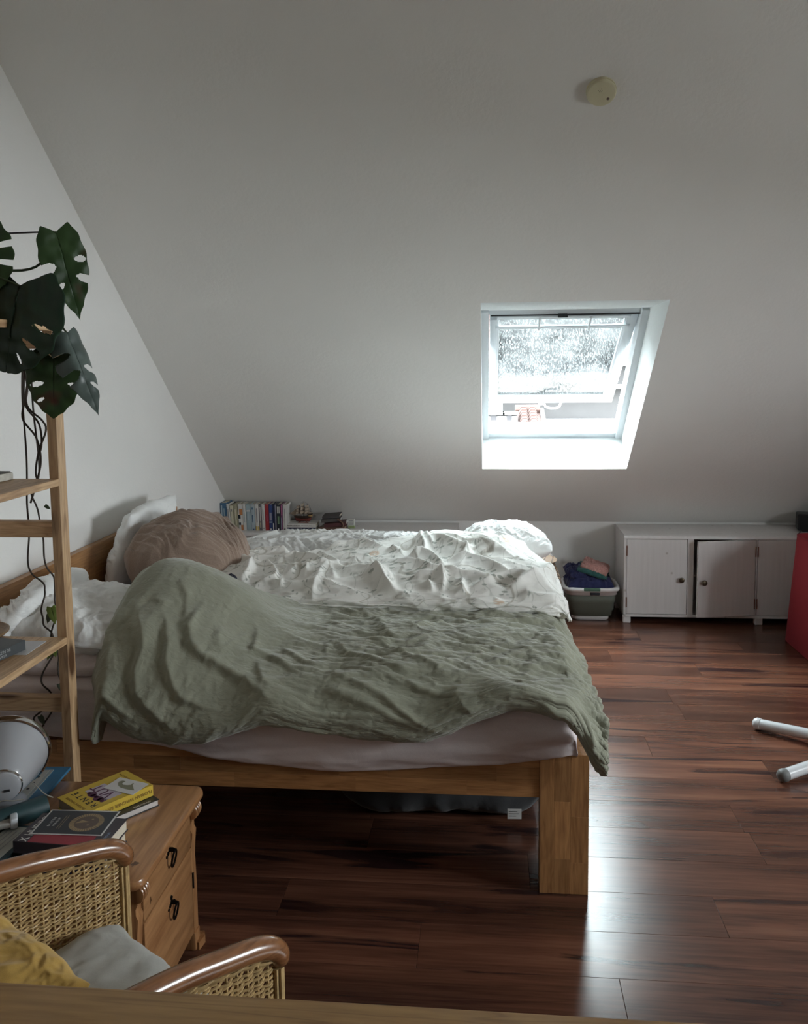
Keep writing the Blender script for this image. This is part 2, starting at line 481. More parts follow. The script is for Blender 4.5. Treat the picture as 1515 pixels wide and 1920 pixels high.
# dark seal at the top, vent bar on two brackets, handle
M_SEAL = plain('dark_rubber', (0.02, 0.022, 0.025), 0.6)
MB().box(HX0 + 0.05, HX1 - 0.03, 0.031, 0.033, -0.010, -0.002, 0, 1, MF).build('rubber_seal', M_SEAL, win, False)
g = MB(); g.box(0.37, 0.42, 0.028, 0.036, -0.026, -0.0, 0.003, 1, MF); g.build('latch', M_SEAL, win)
M_ALU = plain('grey_aluminium', (0.52, 0.55, 0.56), 0.35, 0.3, noise_a=0.03)
g = MB(); g.box(sx0 + 0.03, sx1 - 0.03, 0.125, 0.15, -0.02, -0.008, 0.003, 1, MS); g.box(sx0 + 0.035, sx1 - 0.04, 0.02, 0.05, -0.022, -0.008, 0.004, 1, MS)
g.build('vent_bar', M_PAINT, sash)
for x in (0.28, 0.54):
    g = MB(); g.box(x - 0.006, x + 0.006, 0.03, 0.155, -0.028, -0.018, 0.002, 1, MS); g.build('bracket', M_PAINT, sash)
g = MB()
def sp_(x, y, z): return MS @ Vector((x, y, z))
g.tube([sp_(0.36, SLn - 0.02, -0.012), sp_(0.37, SLn - 0.02, -0.045), sp_(0.40, SLn - 0.01, -0.055), sp_(0.435, SLn - 0.012, -0.055), sp_(0.455, SLn - 0.03, -0.052), sp_(0.46, SLn - 0.07, -0.05), sp_(0.462, SLn - 0.085, -0.05)], 0.007, 8)
g.tube([sp_(0.345, SLn - 0.02, -0.012), sp_(0.345, SLn - 0.02, -0.03)], 0.016, 10)
g.build('handle', M_ALU, sash)
portal((0.4, 4.75, 1.62), (0, -0.62, -0.78), 0.9, 1.3)
portal((XR + 0.02, (WY0 + WY1) / 2, (WZ0 + WZ1) / 2), (-1, 0, 0), WY1 - WY0, WZ1 - WZ0)

# ---- laminate floor: planks along x
def floor_mat():
    m, nt, b = new_mat('red_brown_laminate')
    tc = N(nt, 'ShaderNodeTexCoord'); oi = N(nt, 'ShaderNodeObjectInfo')
    ml = N(nt, 'ShaderNodeMath', operation='MULTIPLY'); ml.inputs[1].default_value = 53.0
    nt.links.new(oi.outputs['Random'], ml.inputs[0])
    cb = N(nt, 'ShaderNodeCombineXYZ'); nt.links.new(ml.outputs[0], cb.inputs[0]); nt.links.new(ml.outputs[0], cb.inputs[2])
    ad = N(nt, 'ShaderNodeVectorMath', operation='ADD'); nt.links.new(tc.outputs['Object'], ad.inputs[0]); nt.links.new(cb.outputs[0], ad.inputs[1])
    def nz(sc, s, det, dist=0.0):
        mp = N(nt, 'ShaderNodeMapping'); mp.inputs['Scale'].default_value = sc; nt.links.new(ad.outputs[0], mp.inputs[0])
        n = N(nt, 'ShaderNodeTexNoise'); n.inputs['Scale'].default_value = s; n.inputs['Detail'].default_value = det; n.inputs['Distortion'].default_value = dist
        nt.links.new(mp.outputs[0], n.inputs['Vector']); return n.outputs[0]
    big = nz((1.1, 11, 1), 1.0, 3, 0.5); fine = nz((2.5, 60, 1), 2.0, 5, 0.3); dark = nz((0.9, 8, 1), 1.5, 4, 1.0)
    c = ramp(nt, big, [(0.28, (0.030, 0.012, 0.009)), (0.45, (0.075, 0.029, 0.018)), (0.6, (0.135, 0.054, 0.032)), (0.75, (0.21, 0.092, 0.053))])
    c = mixc(nt, 0.35, c, ramp(nt, fine, [(0.3, (0.038, 0.015, 0.010)), (0.7, (0.18, 0.078, 0.048))]))
    c = mixc(nt, ramp(nt, dark, [(0.58, (0, 0, 0)), (0.68, (1, 1, 1))]), c, (0.024, 0.010, 0.010))
    hsv = N(nt, 'ShaderNodeHueSaturation'); mr = N(nt, 'ShaderNodeMapRange'); mr.inputs[3].default_value = 0.78; mr.inputs[4].default_value = 1.2
    nt.links.new(oi.outputs['Random'], mr.inputs[0]); nt.links.new(mr.outputs[0], hsv.inputs['Value']); nt.links.new(c, hsv.inputs['Color'])
    nt.links.new(hsv.outputs[0], b.inputs['Base Color'])
    sm = nz((5, 5, 1), 1.2, 4)
    rr = N(nt, 'ShaderNodeMapRange'); rr.inputs[3].default_value = 0.19; rr.inputs[4].default_value = 0.27
    nt.links.new(sm, rr.inputs[0]); nt.links.new(rr.outputs[0], b.inputs['Roughness'])
    b.inputs['Specular IOR Level'].default_value = 0.5
    bump(nt, b, fine, 0.05, 0.0005)
    return m
M_FLOOR = floor_mat()
fl_o = structure('floor', MB().quad((XL, YB, -0.02), (XR, YB, -0.02), (XR, YK, -0.02), (XL, YK, -0.02)), plain('floor_bed', (0.02, 0.012, 0.01), 0.8))
PW, PL = 0.1865, 1.285
plank_me = {}
row = 0
y = 2.153 - PW * 26
while y < YK:
    y1 = min(y + PW, YK)
    x = XL - [0.0, 0.43, 0.86, 0.2, 0.64, 1.07][row % 6] - 0.1 * (row % 3)
    while x < XR:
        a, b_ = max(x, XL), min(x + PL, XR)
        if b_ - a > 0.02 and y1 > YB:
            key = (round(b_ - a, 3), round(y1 - max(y, YB), 3))
            if key not in plank_me:
                me = MB().box(0, key[0] - 0.0006, 0, key[1] - 0.0008, -0.02, 0, 0.0008, 1).mesh('plank')
                me.materials.append(M_FLOOR); plank_me[key] = me
            o = bpy.data.objects.new('plank', plank_me[key]); COL.objects.link(o)
            o.parent = fl_o; o.location = (a, max(y, YB), 0)
        x += PL
    y += PW; row += 1

# ================================================================== OUTSIDE
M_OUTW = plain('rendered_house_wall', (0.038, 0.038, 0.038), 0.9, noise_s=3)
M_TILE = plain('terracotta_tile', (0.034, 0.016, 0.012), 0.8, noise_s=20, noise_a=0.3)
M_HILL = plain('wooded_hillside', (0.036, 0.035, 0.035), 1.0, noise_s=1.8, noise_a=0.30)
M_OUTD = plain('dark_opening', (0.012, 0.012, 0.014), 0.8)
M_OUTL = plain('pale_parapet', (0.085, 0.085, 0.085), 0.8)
xs = np.linspace(-14, 22, 60); ts = np.linspace(0, 1, 40)
P = np.zeros((60, 40, 3)); P[..., 0] = xs[:, None]; P[..., 1] = 24 + ts[None] * 30
P[..., 2] = -5 + ts[None] * 34 + 1.1 * fbm(P[..., 0] * 0.35, P[..., 1] * 0.35, 4)
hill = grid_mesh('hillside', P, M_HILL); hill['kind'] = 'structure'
structure('ground', MB().quad((-40, -40, -6), (50, -40, -6), (50, 60, -6), (-40, 60, -6)), plain('street_ground', (0.24, 0.235, 0.22), 0.9))
def house(label, x0, x1, yy, depth, zt, ridge, name='neighbour_house', rows=6):
    h = thing(name, label, 'house', (0, 0, 0))
    MB().box(x0, x1, yy, yy + depth, -6, zt).build('wall', M_OUTW, h, False)
    r_ = thing('roof', None, None); r_.parent = h
    n = rows
    cols = int((x1 - x0) / 0.11)
    g = MB().quad((x0 - 0.05, yy - 0.1, zt - 0.03), (x1 + 0.05, yy - 0.1, zt - 0.03), (x1 + 0.05, yy + depth / 2, ridge - 0.03), (x0 - 0.05, yy + depth / 2, ridge - 0.03))
    g.quad((x0 - 0.05, yy + depth + 0.1, zt - 0.03), (x1 + 0.05, yy + depth + 0.1, zt - 0.03), (x1 + 0.05, yy + depth / 2, ridge - 0.03), (x0 - 0.05, yy + depth / 2, ridge - 0.03))
    g.build('roof_deck', M_TILE, r_, False)
    g = MB()
    for j in range(n):
        t0, t1 = j / n, (j + 1.25) / n
        for i in range(cols):
            xa = x0 + (x1 - x0) * (i + 0.5) / cols
            w = (x1 - x0) / cols * 0.5
            pa = (xa, yy - 0.1 + (depth / 2 + 0.1) * t0, zt + (ridge - zt) * t0 + 0.03); pb = (xa, yy - 0.1 + (depth / 2 + 0.1) * t1, zt + (ridge - zt) * t1 + 0.005)
            g.tube([pa, pb], w, 6)
    o = g.build('roof_tiles', M_TILE, r_); o['kind'] = 'stuff'
    MB().tube([(x0 - 0.05, yy + depth / 2, ridge), (x1 + 0.05, yy + depth / 2, ridge)], 0.07, 8).build('ridge_cap', M_TILE, r_)
    MB().tube([(x1 + 0.08, yy - 0.12, zt), (x1 + 0.08, yy + depth / 2, ridge)], 0.03, 8).build('verge_board', M_OUTL, h)
    return h
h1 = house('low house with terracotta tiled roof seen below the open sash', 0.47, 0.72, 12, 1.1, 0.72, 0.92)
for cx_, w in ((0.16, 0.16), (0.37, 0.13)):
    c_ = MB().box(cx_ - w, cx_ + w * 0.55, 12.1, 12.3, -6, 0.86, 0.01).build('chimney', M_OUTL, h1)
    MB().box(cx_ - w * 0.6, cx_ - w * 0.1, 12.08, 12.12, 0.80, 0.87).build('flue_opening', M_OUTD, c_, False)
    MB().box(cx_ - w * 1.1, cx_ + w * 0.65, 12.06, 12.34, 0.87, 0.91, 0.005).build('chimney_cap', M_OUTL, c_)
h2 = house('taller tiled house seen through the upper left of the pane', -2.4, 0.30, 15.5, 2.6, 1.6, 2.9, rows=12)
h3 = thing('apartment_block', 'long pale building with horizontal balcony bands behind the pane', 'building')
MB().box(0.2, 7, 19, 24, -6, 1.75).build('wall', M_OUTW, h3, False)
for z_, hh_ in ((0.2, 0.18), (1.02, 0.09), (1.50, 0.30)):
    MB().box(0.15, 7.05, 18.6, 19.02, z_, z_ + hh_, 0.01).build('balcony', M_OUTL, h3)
# ================================================================== BED
BY = 2.507; BYB = 4.47; BX1 = 0.303
bed = thing('double_bed', 'wide butcher-block beech bed with thick square foot post', 'bed', (0, 0, 0))
BE = dict(dark=(0.16, 0.058, 0.018), mid=(0.38, 0.185, 0.070), light=(0.53, 0.285, 0.120))
M_BEX = wood('beech_x', BE['dark'], BE['mid'], BE['light'], 'X', 1, 0.4, 0.15, 0.2, bands=0.35)
M_BEY = wood('beech_y', BE['dark'], BE['mid'], BE['light'], 'Y', 1, 0.4, 0.15, 0.2, bands=0.35)
M_BEZ = wood('beech_z', BE['dark'], BE['mid'], BE['light'], 'Z', 1, 0.4, 0.15, 0.2, bands=0.35)
def staves(parent, axis, rows, mat, full, lo, hi, depth):
    """glued blocks: rows = list of (across0, across1, [joint positions])"""
    for a0, a1, joints in rows:
        js = [lo] + joints + [hi]
        for j0, j1 in zip(js[:-1], js[1:]):
            if axis == 'X': g = MB().box(j0, j1, depth[0], depth[1], a0, a1, 0.0007, 1)
            elif axis == 'Z': g = MB().box(a0, a1, depth[0], depth[1], j0, j1, 0.0007, 1)
            elif axis == 'Y': g = MB().box(depth[0], depth[1], j0, j1, a0, a1, 0.0007, 1)
            g.build('stave', mat, parent, False)
# foot posts
for k, y0 in enumerate((BY, BYB - 0.145)):
    post = thing('foot_post', None, None); post.parent = bed
    a, b_, c_, d_ = 0.158, 0.201, 0.249, 0.303
    sg = 1 if k == 0 else -1
    staves(post, 'Z', [(a, b_, []), (b_, c_, [0.11, 0.29]), (c_, d_, [0.10, 0.245])], M_BEZ, 0, 0.0, 0.437, (y0, y0 + 0.06))
    staves(post, 'Z', [(a + 0.09, d_, [0.2])], M_BEZ, 0, 0.0, 0.437, (y0 + 0.0605, y0 + 0.145))
# side rails
for y0 in (BY + 0.006, BYB - 0.04):
    rail = thing('side_rail', None, None); rail.parent = bed
    staves(rail, 'X', [(0.298, 0.345, [-1.3, -0.78, -0.4, -0.06]), (0.345, 0.392, [-1.1, -0.95, -0.45, -0.3, 0.03]), (0.392, 0.432, [-1.35, -0.86, -0.55, 0.06])], M_BEX, 0, -1.64, 0.1575, (y0, y0 + 0.03))
    # foot rail between the posts is built once below
fr_ = thing('foot_rail', None, None); fr_.parent = bed
staves(fr_, 'Y', [(0.298, 0.345, [3.0, 3.6]), (0.345, 0.392, [2.9, 3.4, 4.0]), (0.392, 0.437, [3.2, 3.9])], M_BEY, 0, BY + 0.146, BYB - 0.146, (0.27, 0.30))
hb = thing('headboard', None, None); hb.parent = bed
staves(hb, 'Y', [(0.30 + 0.0908 * i, 0.30 + 0.0908 * (i + 1), [3.0 + 0.25 * ((i * 2) % 3), 3.9 - 0.2 * (i % 2)]) for i in range(6)], M_BEY, 0, 2.50, 4.50, (XL + 0.004, XL + 0.034))
for y0 in (2.52, 4.43):
    MB().box(XL + 0.005, XL + 0.075, y0, y0 + 0.07, 0, 0.30, 0.003).build('leg', M_BEZ, bed)
for i in range(9):
    x = -1.5 + i * 0.2
    MB().box(x, x + 0.08, BY + 0.06, BYB - 0.06, 0.36, 0.378, 0.002, 1).build('slat', M_BEY, bed)

# mattress with a fitted sheet; its side sags over the rail
def mattress():
    n, mm = 240, 120
    x = np.linspace(-1.655, 0.268, n)
    hem = np.interp(x, [-1.66, -1.37, -1.008, -0.75, -0.507, -0.2, 0.157, 0.268], [0.452, 0.448, 0.428, 0.385, 0.366, 0.375, 0.418, 0.442])
    P = np.zeros((n, mm, 3)); 
    for i in range(n):
        h = hem[i]
        k = 1.0 - 0.35 * math.exp(-((x[i] - 0.268) / 0.03) ** 2)
        prof = [(2.56, h + 0.01), (2.505, h), (2.488, h + 0.02), (2.474, h + 0.08), (2.480, 0.56), (2.50, 0.605), (2.55, 0.628), (2.7, 0.636), (3.2, 0.636), (3.8, 0.636), (4.3, 0.634), (4.42, 0.61), (4.45, 0.55), (4.45, 0.46), (4.40, 0.44)]
        c = catmull(prof, mm); P[i, :, 0] = x[i]; P[i, :, 1:] = c
    # round the two ends
    e = np.clip((0.268 - x) / 0.05, 0, 1); er = np.sqrt(1 - (1 - e) ** 2)[:, None]
    P[..., 2] = 0.42 + (P[..., 2] - 0.42) * (0.25 + 0.75 * er)
    P[..., 1] += 0.02 * (1 - er) * np.sign(3.4 - P[..., 1])
    nn = normals_of(P); nn = nn if nn[n // 2, 60, 2] > 0 else -nn
    X, Tt = P[..., 0], np.repeat(np.linspace(0, 1, mm)[None], n, 0)
    h = 0.006 * (ridged(X * 2.2, P[..., 2] * 14 + P[..., 1] * 3, 3, 61) - 1) + 0.004 * noise2(X * 5, P[..., 1] * 8, 62)
    h += 0.007 * noise2(X * 1.5 + 3, P[..., 2] * 30, 63) * (P[..., 1] < 2.6)
    P = P + nn * h[..., None]
    o = grid_mesh('mattress', P, M_SHEET, uv=np.stack([X, Tt], -1))
    # end cap
    return o
# ================================================================== DUVETS (base surfaces in real metres, then folds)
def loft(stations, xs, nv):
    """stations: list of (x, [(Y, z) ...]); returns Y, z arrays (len(xs), nv)"""
    sx = np.array([s[0] for s in stations])
    C = np.stack([catmull(np.array(s[1]), nv) for s in stations])        # (k, nv, 2)
    out = np.zeros((len(xs), nv, 2))
    k = len(sx)
    i = np.clip(np.searchsorted(sx, xs) - 1, 0, k - 2)
    f = np.clip((xs - sx[i]) / (sx[i + 1] - sx[i]), 0, 1)[:, None, None]
    m = np.zeros_like(C)
    m[1:-1] = (C[2:] - C[:-2]) / (sx[2:] - sx[:-2])[:, None, None]
    m[0] = (C[1] - C[0]) / (sx[1] - sx[0]); m[-1] = (C[-1] - C[-2]) / (sx[-1] - sx[-2])
    h = (sx[i + 1] - sx[i])[:, None, None]
    out = (2 * f**3 - 3 * f**2 + 1) * C[i] + (f**3 - 2 * f**2 + f) * h * m[i] + (-2 * f**3 + 3 * f**2) * C[i + 1] + (f**3 - f**2) * h * m[i + 1]
    return out[..., 0], out[..., 1]

def green_base(nu, nv):
    def prof(back, ztop, hem, hump=0.0, yb=3.5, ysh=2.42):
        return [(yb, back), (3.25, back + 0.02 + hump * 0.35), (3.04, ztop - 0.03 + hump * 0.82), (2.86, ztop + hump), (2.68, ztop - 0.01 + hump * 0.62),
                (2.52, ztop - 0.035 + hump * 0.25), (ysh, max(hem + 0.07, ztop - 0.12)), (ysh - 0.005, hem + 0.015), (2.47, hem + 0.005)]
    st = [(-1.22, prof(0.62, 0.70, 0.545, 0.175)), (-1.12, prof(0.62, 0.70, 0.49, 0.225)), (-0.99, prof(0.63, 0.70, 0.478, 0.215)), (-0.86, prof(0.64, 0.70, 0.478, 0.145)),
          (-0.75, prof(0.65, 0.70, 0.505, 0.06)), (-0.65, prof(0.65, 0.70, 0.535, 0.015)), (-0.5, prof(0.66, 0.70, 0.508)), (-0.35, prof(0.66, 0.705, 0.50)),
          (-0.2, prof(0.66, 0.70, 0.502)), (-0.05, prof(0.655, 0.695, 0.555, ysh=2.425)), (0.08, prof(0.655, 0.69, 0.59, ysh=2.43)), (0.2, prof(0.65, 0.685, 0.575)),
          (0.28, prof(0.645, 0.68, 0.50)), (0.35, prof(0.64, 0.68, 0.46))]
    s = np.linspace(-1.24, 0.47, nu)
    x = np.where(s > 0.2, 0.2 + 0.14 * (1 - np.exp(-(s - 0.2) / 0.13)), s)
    Y, z = loft(st, np.minimum(s, 0.35), nv)
    t = np.linspace(0, 1, nv)[None] * 1.45
    S = np.repeat(s[:, None], nv, 1); T = np.repeat(t, nu, 0)
    drop = np.clip(S - 0.25, 0, 1)
    front = sstep(2.46, 2.75, Y)
    z = z - (0.75 * drop ** 1.15) * (0.35 + 0.65 * front)
    z = z - 0.09 * np.clip(1 - (S + 1.24) / 0.05, 0, 1) ** 2
    X = np.repeat(x[:, None], nv, 1) + 0.02 * sstep(2.6, 2.42, Y) * (S > 0.2)
    X = X + 0.06 * sstep(2.62, 2.44, Y) * np.clip(1 - (S + 1.24) / 0.3, 0, 1)
    return np.stack([X, Y, z], -1), S, T

def floral_base(nu, nv):
    st = [(-1.10, [(3.42, .64), (3.32, .66), (3.30, .71), (3.38, .765), (3.52, .775), (3.65, .77), (3.75, .75), (3.82, .68)]),
          (-0.90, [(3.34, .64), (3.25, .66), (3.22, .71), (3.34, .76), (3.52, .77), (3.68, .765), (3.80, .745), (3.88, .68)]),
          (-0.60, [(3.30, .64), (3.20, .655), (3.17, .70), (3.28, .755), (3.55, .765), (3.80, .76), (3.98, .75), (4.08, .68)]),
          (-0.20, [(3.30, .64), (3.18, .66), (3.16, .72), (3.30, .77), (3.60, .79), (3.95, .80), (4.15, .79), (4.28, .70)]),
          (0.05, [(3.30, .64), (3.18, .66), (3.16, .72), (3.30, .77), (3.60, .785), (3.90, .80), (4.08, .785), (4.20, .70)]),
          (0.20, [(3.30, .63), (3.18, .655), (3.16, .71), (3.28, .77), (3.55, .77), (3.78, .76), (3.95, .74), (4.05, .66)]),
          (0.32, [(3.30, .62), (3.20, .65), (3.18, .70), (3.28, .74), (3.50, .73), (3.65, .71), (3.75, .68), (3.82, .62)])]
    s = np.linspace(-1.20, 0.44, nu)
    x = np.where(s > 0.2, 0.2 + 0.125 * (1 - np.exp(-(s - 0.2) / 0.12)), np.where(s < -1.06, -1.06 - 0.07 * (1 - np.exp((s + 1.06) / 0.07)), s))
    Y, z = loft(st, np.clip(s, -1.10, 0.32), nv)
    S = np.repeat(s[:, None], nv, 1); T = np.repeat(np.linspace(0, 1, nv)[None] * 1.25, nu, 0)
    zb = 0.635
    k = np.clip((S - 0.27) / 0.17, 0, 1) ** 1.6 + np.clip((-1.09 - S) / 0.11, 0, 1) ** 1.6
    z = zb + (z - zb) * (1 - 0.85 * np.clip(k, 0, 1))
    return np.stack([np.repeat(x[:, None], nv, 1), Y, z], -1), S, T
GREEN_FOLDS = [
([(-1.064,0.712),(-1.013,0.803),(-0.991,0.865),(-0.979,0.938),(-0.936,1.007),(-0.91,1.043),(-0.85,1.065),(-0.764,1.09)],0.016,0.012,1),
([(-1.184,0.665),(-1.111,0.774),(-1.081,0.839),(-1.069,0.901),(-1.086,0.974),(-1.069,1.032),(-1.004,1.094),(-0.931,1.167),(-0.893,1.221)],0.018,0.016,1),
([(-0.919,0.651),(-0.936,0.738),(-0.94,0.803),(-0.914,0.865),(-0.871,0.898),(-0.811,0.919),(-0.73,0.952),(-0.661,1.025),(-0.597,1.159)],0.02,0.014,1),
([(-0.777,0.654),(-0.743,0.701),(-0.73,0.803),(-0.674,0.814),(-0.601,0.876),(-0.52,0.883),(-0.469,0.919)],0.012,0.01,1),
([(-0.717,0.821),(-0.691,0.905),(-0.666,0.97),(-0.627,1.01)],0.008,0.01,1),
([(-1.069,0.69),(-1.073,0.723),(-1.039,0.738),(-1.013,0.723)],0.006,0.008,1),
([(-1.171,0.618),(-1.176,0.687),(-1.18,0.756),(-1.176,0.829)],0.01,0.01,1),
([(-1.03,0.629),(-1.013,0.651),(-0.979,0.69),(-0.966,0.756),(-0.966,0.829)],0.008,0.01,1),
([(-1.223,0.854),(-1.236,0.898),(-1.193,1.076),(-1.124,1.101),(-1.056,1.134)],0.012,0.014,1),
([(-0.854,0.745),(-0.841,0.821),(-0.82,0.872)],0.006,0.012,1),
([(-0.67,0.709),(-0.619,0.789),(-0.559,0.843),(-0.486,0.869)],0.008,0.008,1),
([(-0.507,0.887),(-0.439,0.927),(-0.37,0.967),(-0.301,1.01),(-0.237,1.072),(-0.177,1.152),(-0.104,1.301)],0.014,0.012,1),
([(-0.499,0.956),(-0.417,1.01),(-0.331,1.054),(-0.237,1.116),(-0.151,1.217)],0.012,0.016,1),
([(-0.246,0.93),(-0.199,0.974),(-0.143,0.999),(-0.079,1.028),(-0.006,1.068)],0.01,0.008,1),
([(-0.091,0.959),(-0.083,1.039),(-0.066,1.116),(-0.019,1.21)],0.008,0.008,1),
([(-0.661,0.116),(-0.486,0.145),(-0.366,0.233),(-0.246,0.207)],0.01,0.01,1),
([(-0.507,0.64),(-0.439,0.76),(-0.349,0.829),(-0.259,0.89),(-0.181,0.905)],0.01,0.009,1),
([(-0.413,0.621),(-0.331,0.694),(-0.241,0.799),(-0.147,0.872),(-0.096,0.836)],0.01,0.01,1),
([(-0.344,0.4),(-0.241,0.541),(-0.143,0.382),(-0.023,0.345),(0.084,0.4),(0.2,0.323),(0.41,0.185)],0.01,0.01,1),
([(-0.177,0.258),(-0.066,0.302),(0.05,0.273),(0.161,0.313),(0.303,0.218)],0.009,0.01,1),
([(-0.113,0.716),(-0.019,0.687),(0.076,0.705),(0.179,0.672),(0.277,0.68)],0.009,0.009,1),
([(-0.057,0.829),(0.041,0.785),(0.11,0.814),(0.2,0.792),(0.324,0.781)],0.009,0.009,1),
([(0.046,0.883),(0.106,0.978),(0.179,0.97),(0.234,0.992)],0.009,0.009,1),
([(0.234,0.265),(0.41,0.185),(0.384,0.541),(0.384,0.781),(0.47,0.916),(0.449,1.036)],0.012,0.012,1),
([(0.149,1.163),(0.196,1.203),(0.226,1.257),(0.264,1.196)],0.01,0.012,1),
([(0.226,1.083),(0.269,1.083),(0.299,1.145),(0.324,1.246)],0.012,0.012,1),
([(-0.503,0.233),(-0.404,0.356),(-0.319,0.621),(-0.25,0.669)],0.009,0.012,1),
([(0.037,0.611),(0.063,0.629),(0.093,0.6)],0.006,0.008,1)]
FLORAL_FOLDS = [
([(-1.089,0.999),(-1.027,1.006),(-0.978,1.006),(-0.912,0.999),(-0.859,0.862)],0.03,0.02,1),
([(-1.097,0.84),(-1.031,0.761),(-0.986,0.717),(-0.962,0.548),(-0.97,0.439)],0.022,0.014,1),
([(-0.99,0.721),(-0.949,0.689),(-0.916,0.692),(-0.875,0.633),(-0.838,0.564),(-0.834,0.52),(-0.875,0.492),(-0.912,0.486)],0.016,0.012,1),
([(-0.884,0.686),(-0.875,0.786),(-0.834,0.846),(-0.752,0.758),(-0.686,0.686),(-0.633,0.702)],0.028,0.018,1),
([(-0.616,0.727),(-0.657,0.677),(-0.662,0.605),(-0.662,0.514),(-0.662,0.414),(-0.657,0.367)],0.014,0.014,1),
([(-0.781,0.843),(-0.727,0.843),(-0.686,0.796),(-0.625,0.714),(-0.62,0.764)],0.02,0.014,1),
([(-0.744,1.04),(-0.699,1.04),(-0.641,1.046),(-0.579,1.015),(-0.505,0.918),(-0.423,0.824)],0.024,0.014,1),
([(-0.822,0.58),(-0.789,0.655),(-0.74,0.667),(-0.686,0.655)],0.018,0.012,1),
([(-0.805,0.561),(-0.768,0.62),(-0.711,0.611)],0.014,0.01,1),
([(-0.707,0.561),(-0.727,0.595),(-0.723,0.652)],0.014,0.012,1),
([(-0.514,0.746),(-0.456,0.627),(-0.407,0.539),(-0.345,0.442)],0.018,0.012,1),
([(-0.448,0.674),(-0.386,0.576),(-0.341,0.482)],0.012,0.01,1),
([(-0.592,0.83),(-0.555,0.752),(-0.522,0.774),(-0.46,0.739)],0.016,0.01,1),
([(-0.657,0.674),(-0.612,0.608),(-0.588,0.529)],0.014,0.01,1),
([(-0.629,0.686),(-0.563,0.639),(-0.518,0.648),(-0.456,0.595),(-0.37,0.542)],0.012,0.012,1),
([(-0.67,0.58),(-0.616,0.517),(-0.563,0.489),(-0.497,0.457),(-0.431,0.432)],0.012,0.014,1),
([(-0.83,0.479),(-0.801,0.495),(-0.805,0.454)],0.01,0.01,1),
([(-1.101,0.664),(-1.101,0.73),(-1.097,0.824),(-1.093,0.927)],0.012,0.012,1),
([(-0.337,0.699),(-0.308,0.73),(-0.271,0.736),(-0.226,0.699),(-0.177,0.63),(-0.152,0.598)],0.03,0.018,1),
([(-0.431,0.721),(-0.357,0.683),(-0.279,0.639),(-0.218,0.589),(-0.148,0.576),(-0.074,0.558),(0.008,0.555),(0.082,0.548)],0.022,0.014,1),
([(-0.312,0.987),(-0.246,0.862),(-0.193,0.811),(-0.131,0.774),(-0.082,0.742),(-0.07,0.699)],0.028,0.016,1),
([(-0.246,0.946),(-0.172,0.862),(-0.086,0.808),(-0.024,0.786),(0.033,0.764),(0.033,0.727)],0.028,0.016,1),
([(-0.14,0.946),(-0.049,0.877),(0.004,0.833),(0.045,0.78),(0.082,0.733),(0.128,0.692)],0.026,0.016,1),
([(-0.312,0.974),(-0.283,0.83),(-0.251,0.727)],0.018,0.012,1),
([(-0.283,0.962),(-0.255,0.836),(-0.226,0.764)],0.014,0.01,1),
([(-0.185,0.664),(-0.135,0.68),(-0.082,0.692),(-0.024,0.667),(0.029,0.627),(0.082,0.586),(0.111,0.561)],0.022,0.014,1),
([(-0.103,0.683),(-0.082,0.746),(-0.066,0.695)],0.016,0.012,1),
([(-0.074,0.448),(-0.012,0.489),(0.045,0.52),(0.111,0.545),(0.165,0.561),(0.202,0.598)],0.026,0.014,1),
([(0.066,0.429),(0.119,0.482),(0.177,0.539),(0.234,0.639),(0.288,0.849)],0.026,0.014,1),
([(-0.197,0.567),(-0.172,0.545),(-0.164,0.495),(-0.164,0.423)],0.018,0.01,1),
([(-0.094,0.536),(-0.09,0.464),(-0.082,0.401)],0.018,0.01,1),
([(-0.46,0.642),(-0.411,0.567),(-0.37,0.489),(-0.333,0.41)],0.018,0.012,1),
([(-0.435,0.865),(-0.394,0.827),(-0.353,0.752)],0.016,0.012,1),
([(-0.308,0.533),(-0.251,0.548),(-0.193,0.551),(-0.127,0.542)],0.014,0.012,1),
([(-0.016,0.909),(0.058,0.887),(0.128,1.031),(0.169,1.031),(0.21,0.909)],0.014,0.016,1),
([(0.058,0.664),(0.111,0.636),(0.165,0.633),(0.218,0.655)],0.014,0.01,1),
([(0.115,0.746),(0.14,0.699),(0.185,0.699),(0.222,0.695)],0.012,0.01,1),
([(-0.23,0.508),(-0.209,0.464),(-0.201,0.423)],0.012,0.008,1),
([(-0.074,0.401),(-0.033,0.357),(0.029,0.385),(0.078,0.341)],0.01,0.014,1),
([(0.103,0.395),(0.165,0.423),(0.226,0.423),(0.304,0.448)],0.01,0.014,1)]
#BUILD
def displaced(base, nu, nv, folds, extra, gain=1.0):
    P, S, T = base(nu, nv)
    n = normals_of(P)
    n = n if n[nu // 2, nv // 3, 2] > 0 else -n
    # keep the metric of T close to real arc length
    h = np.zeros(S.shape)
    for q, A, w, sd in folds:
        wob = 0.006 * noise2(S * 14, T * 14, 3)
        h += fold(S + wob, T + wob, q, A * gain, w, sd)
    h += extra(P, S, T)
    return P + n * h[..., None], S, T

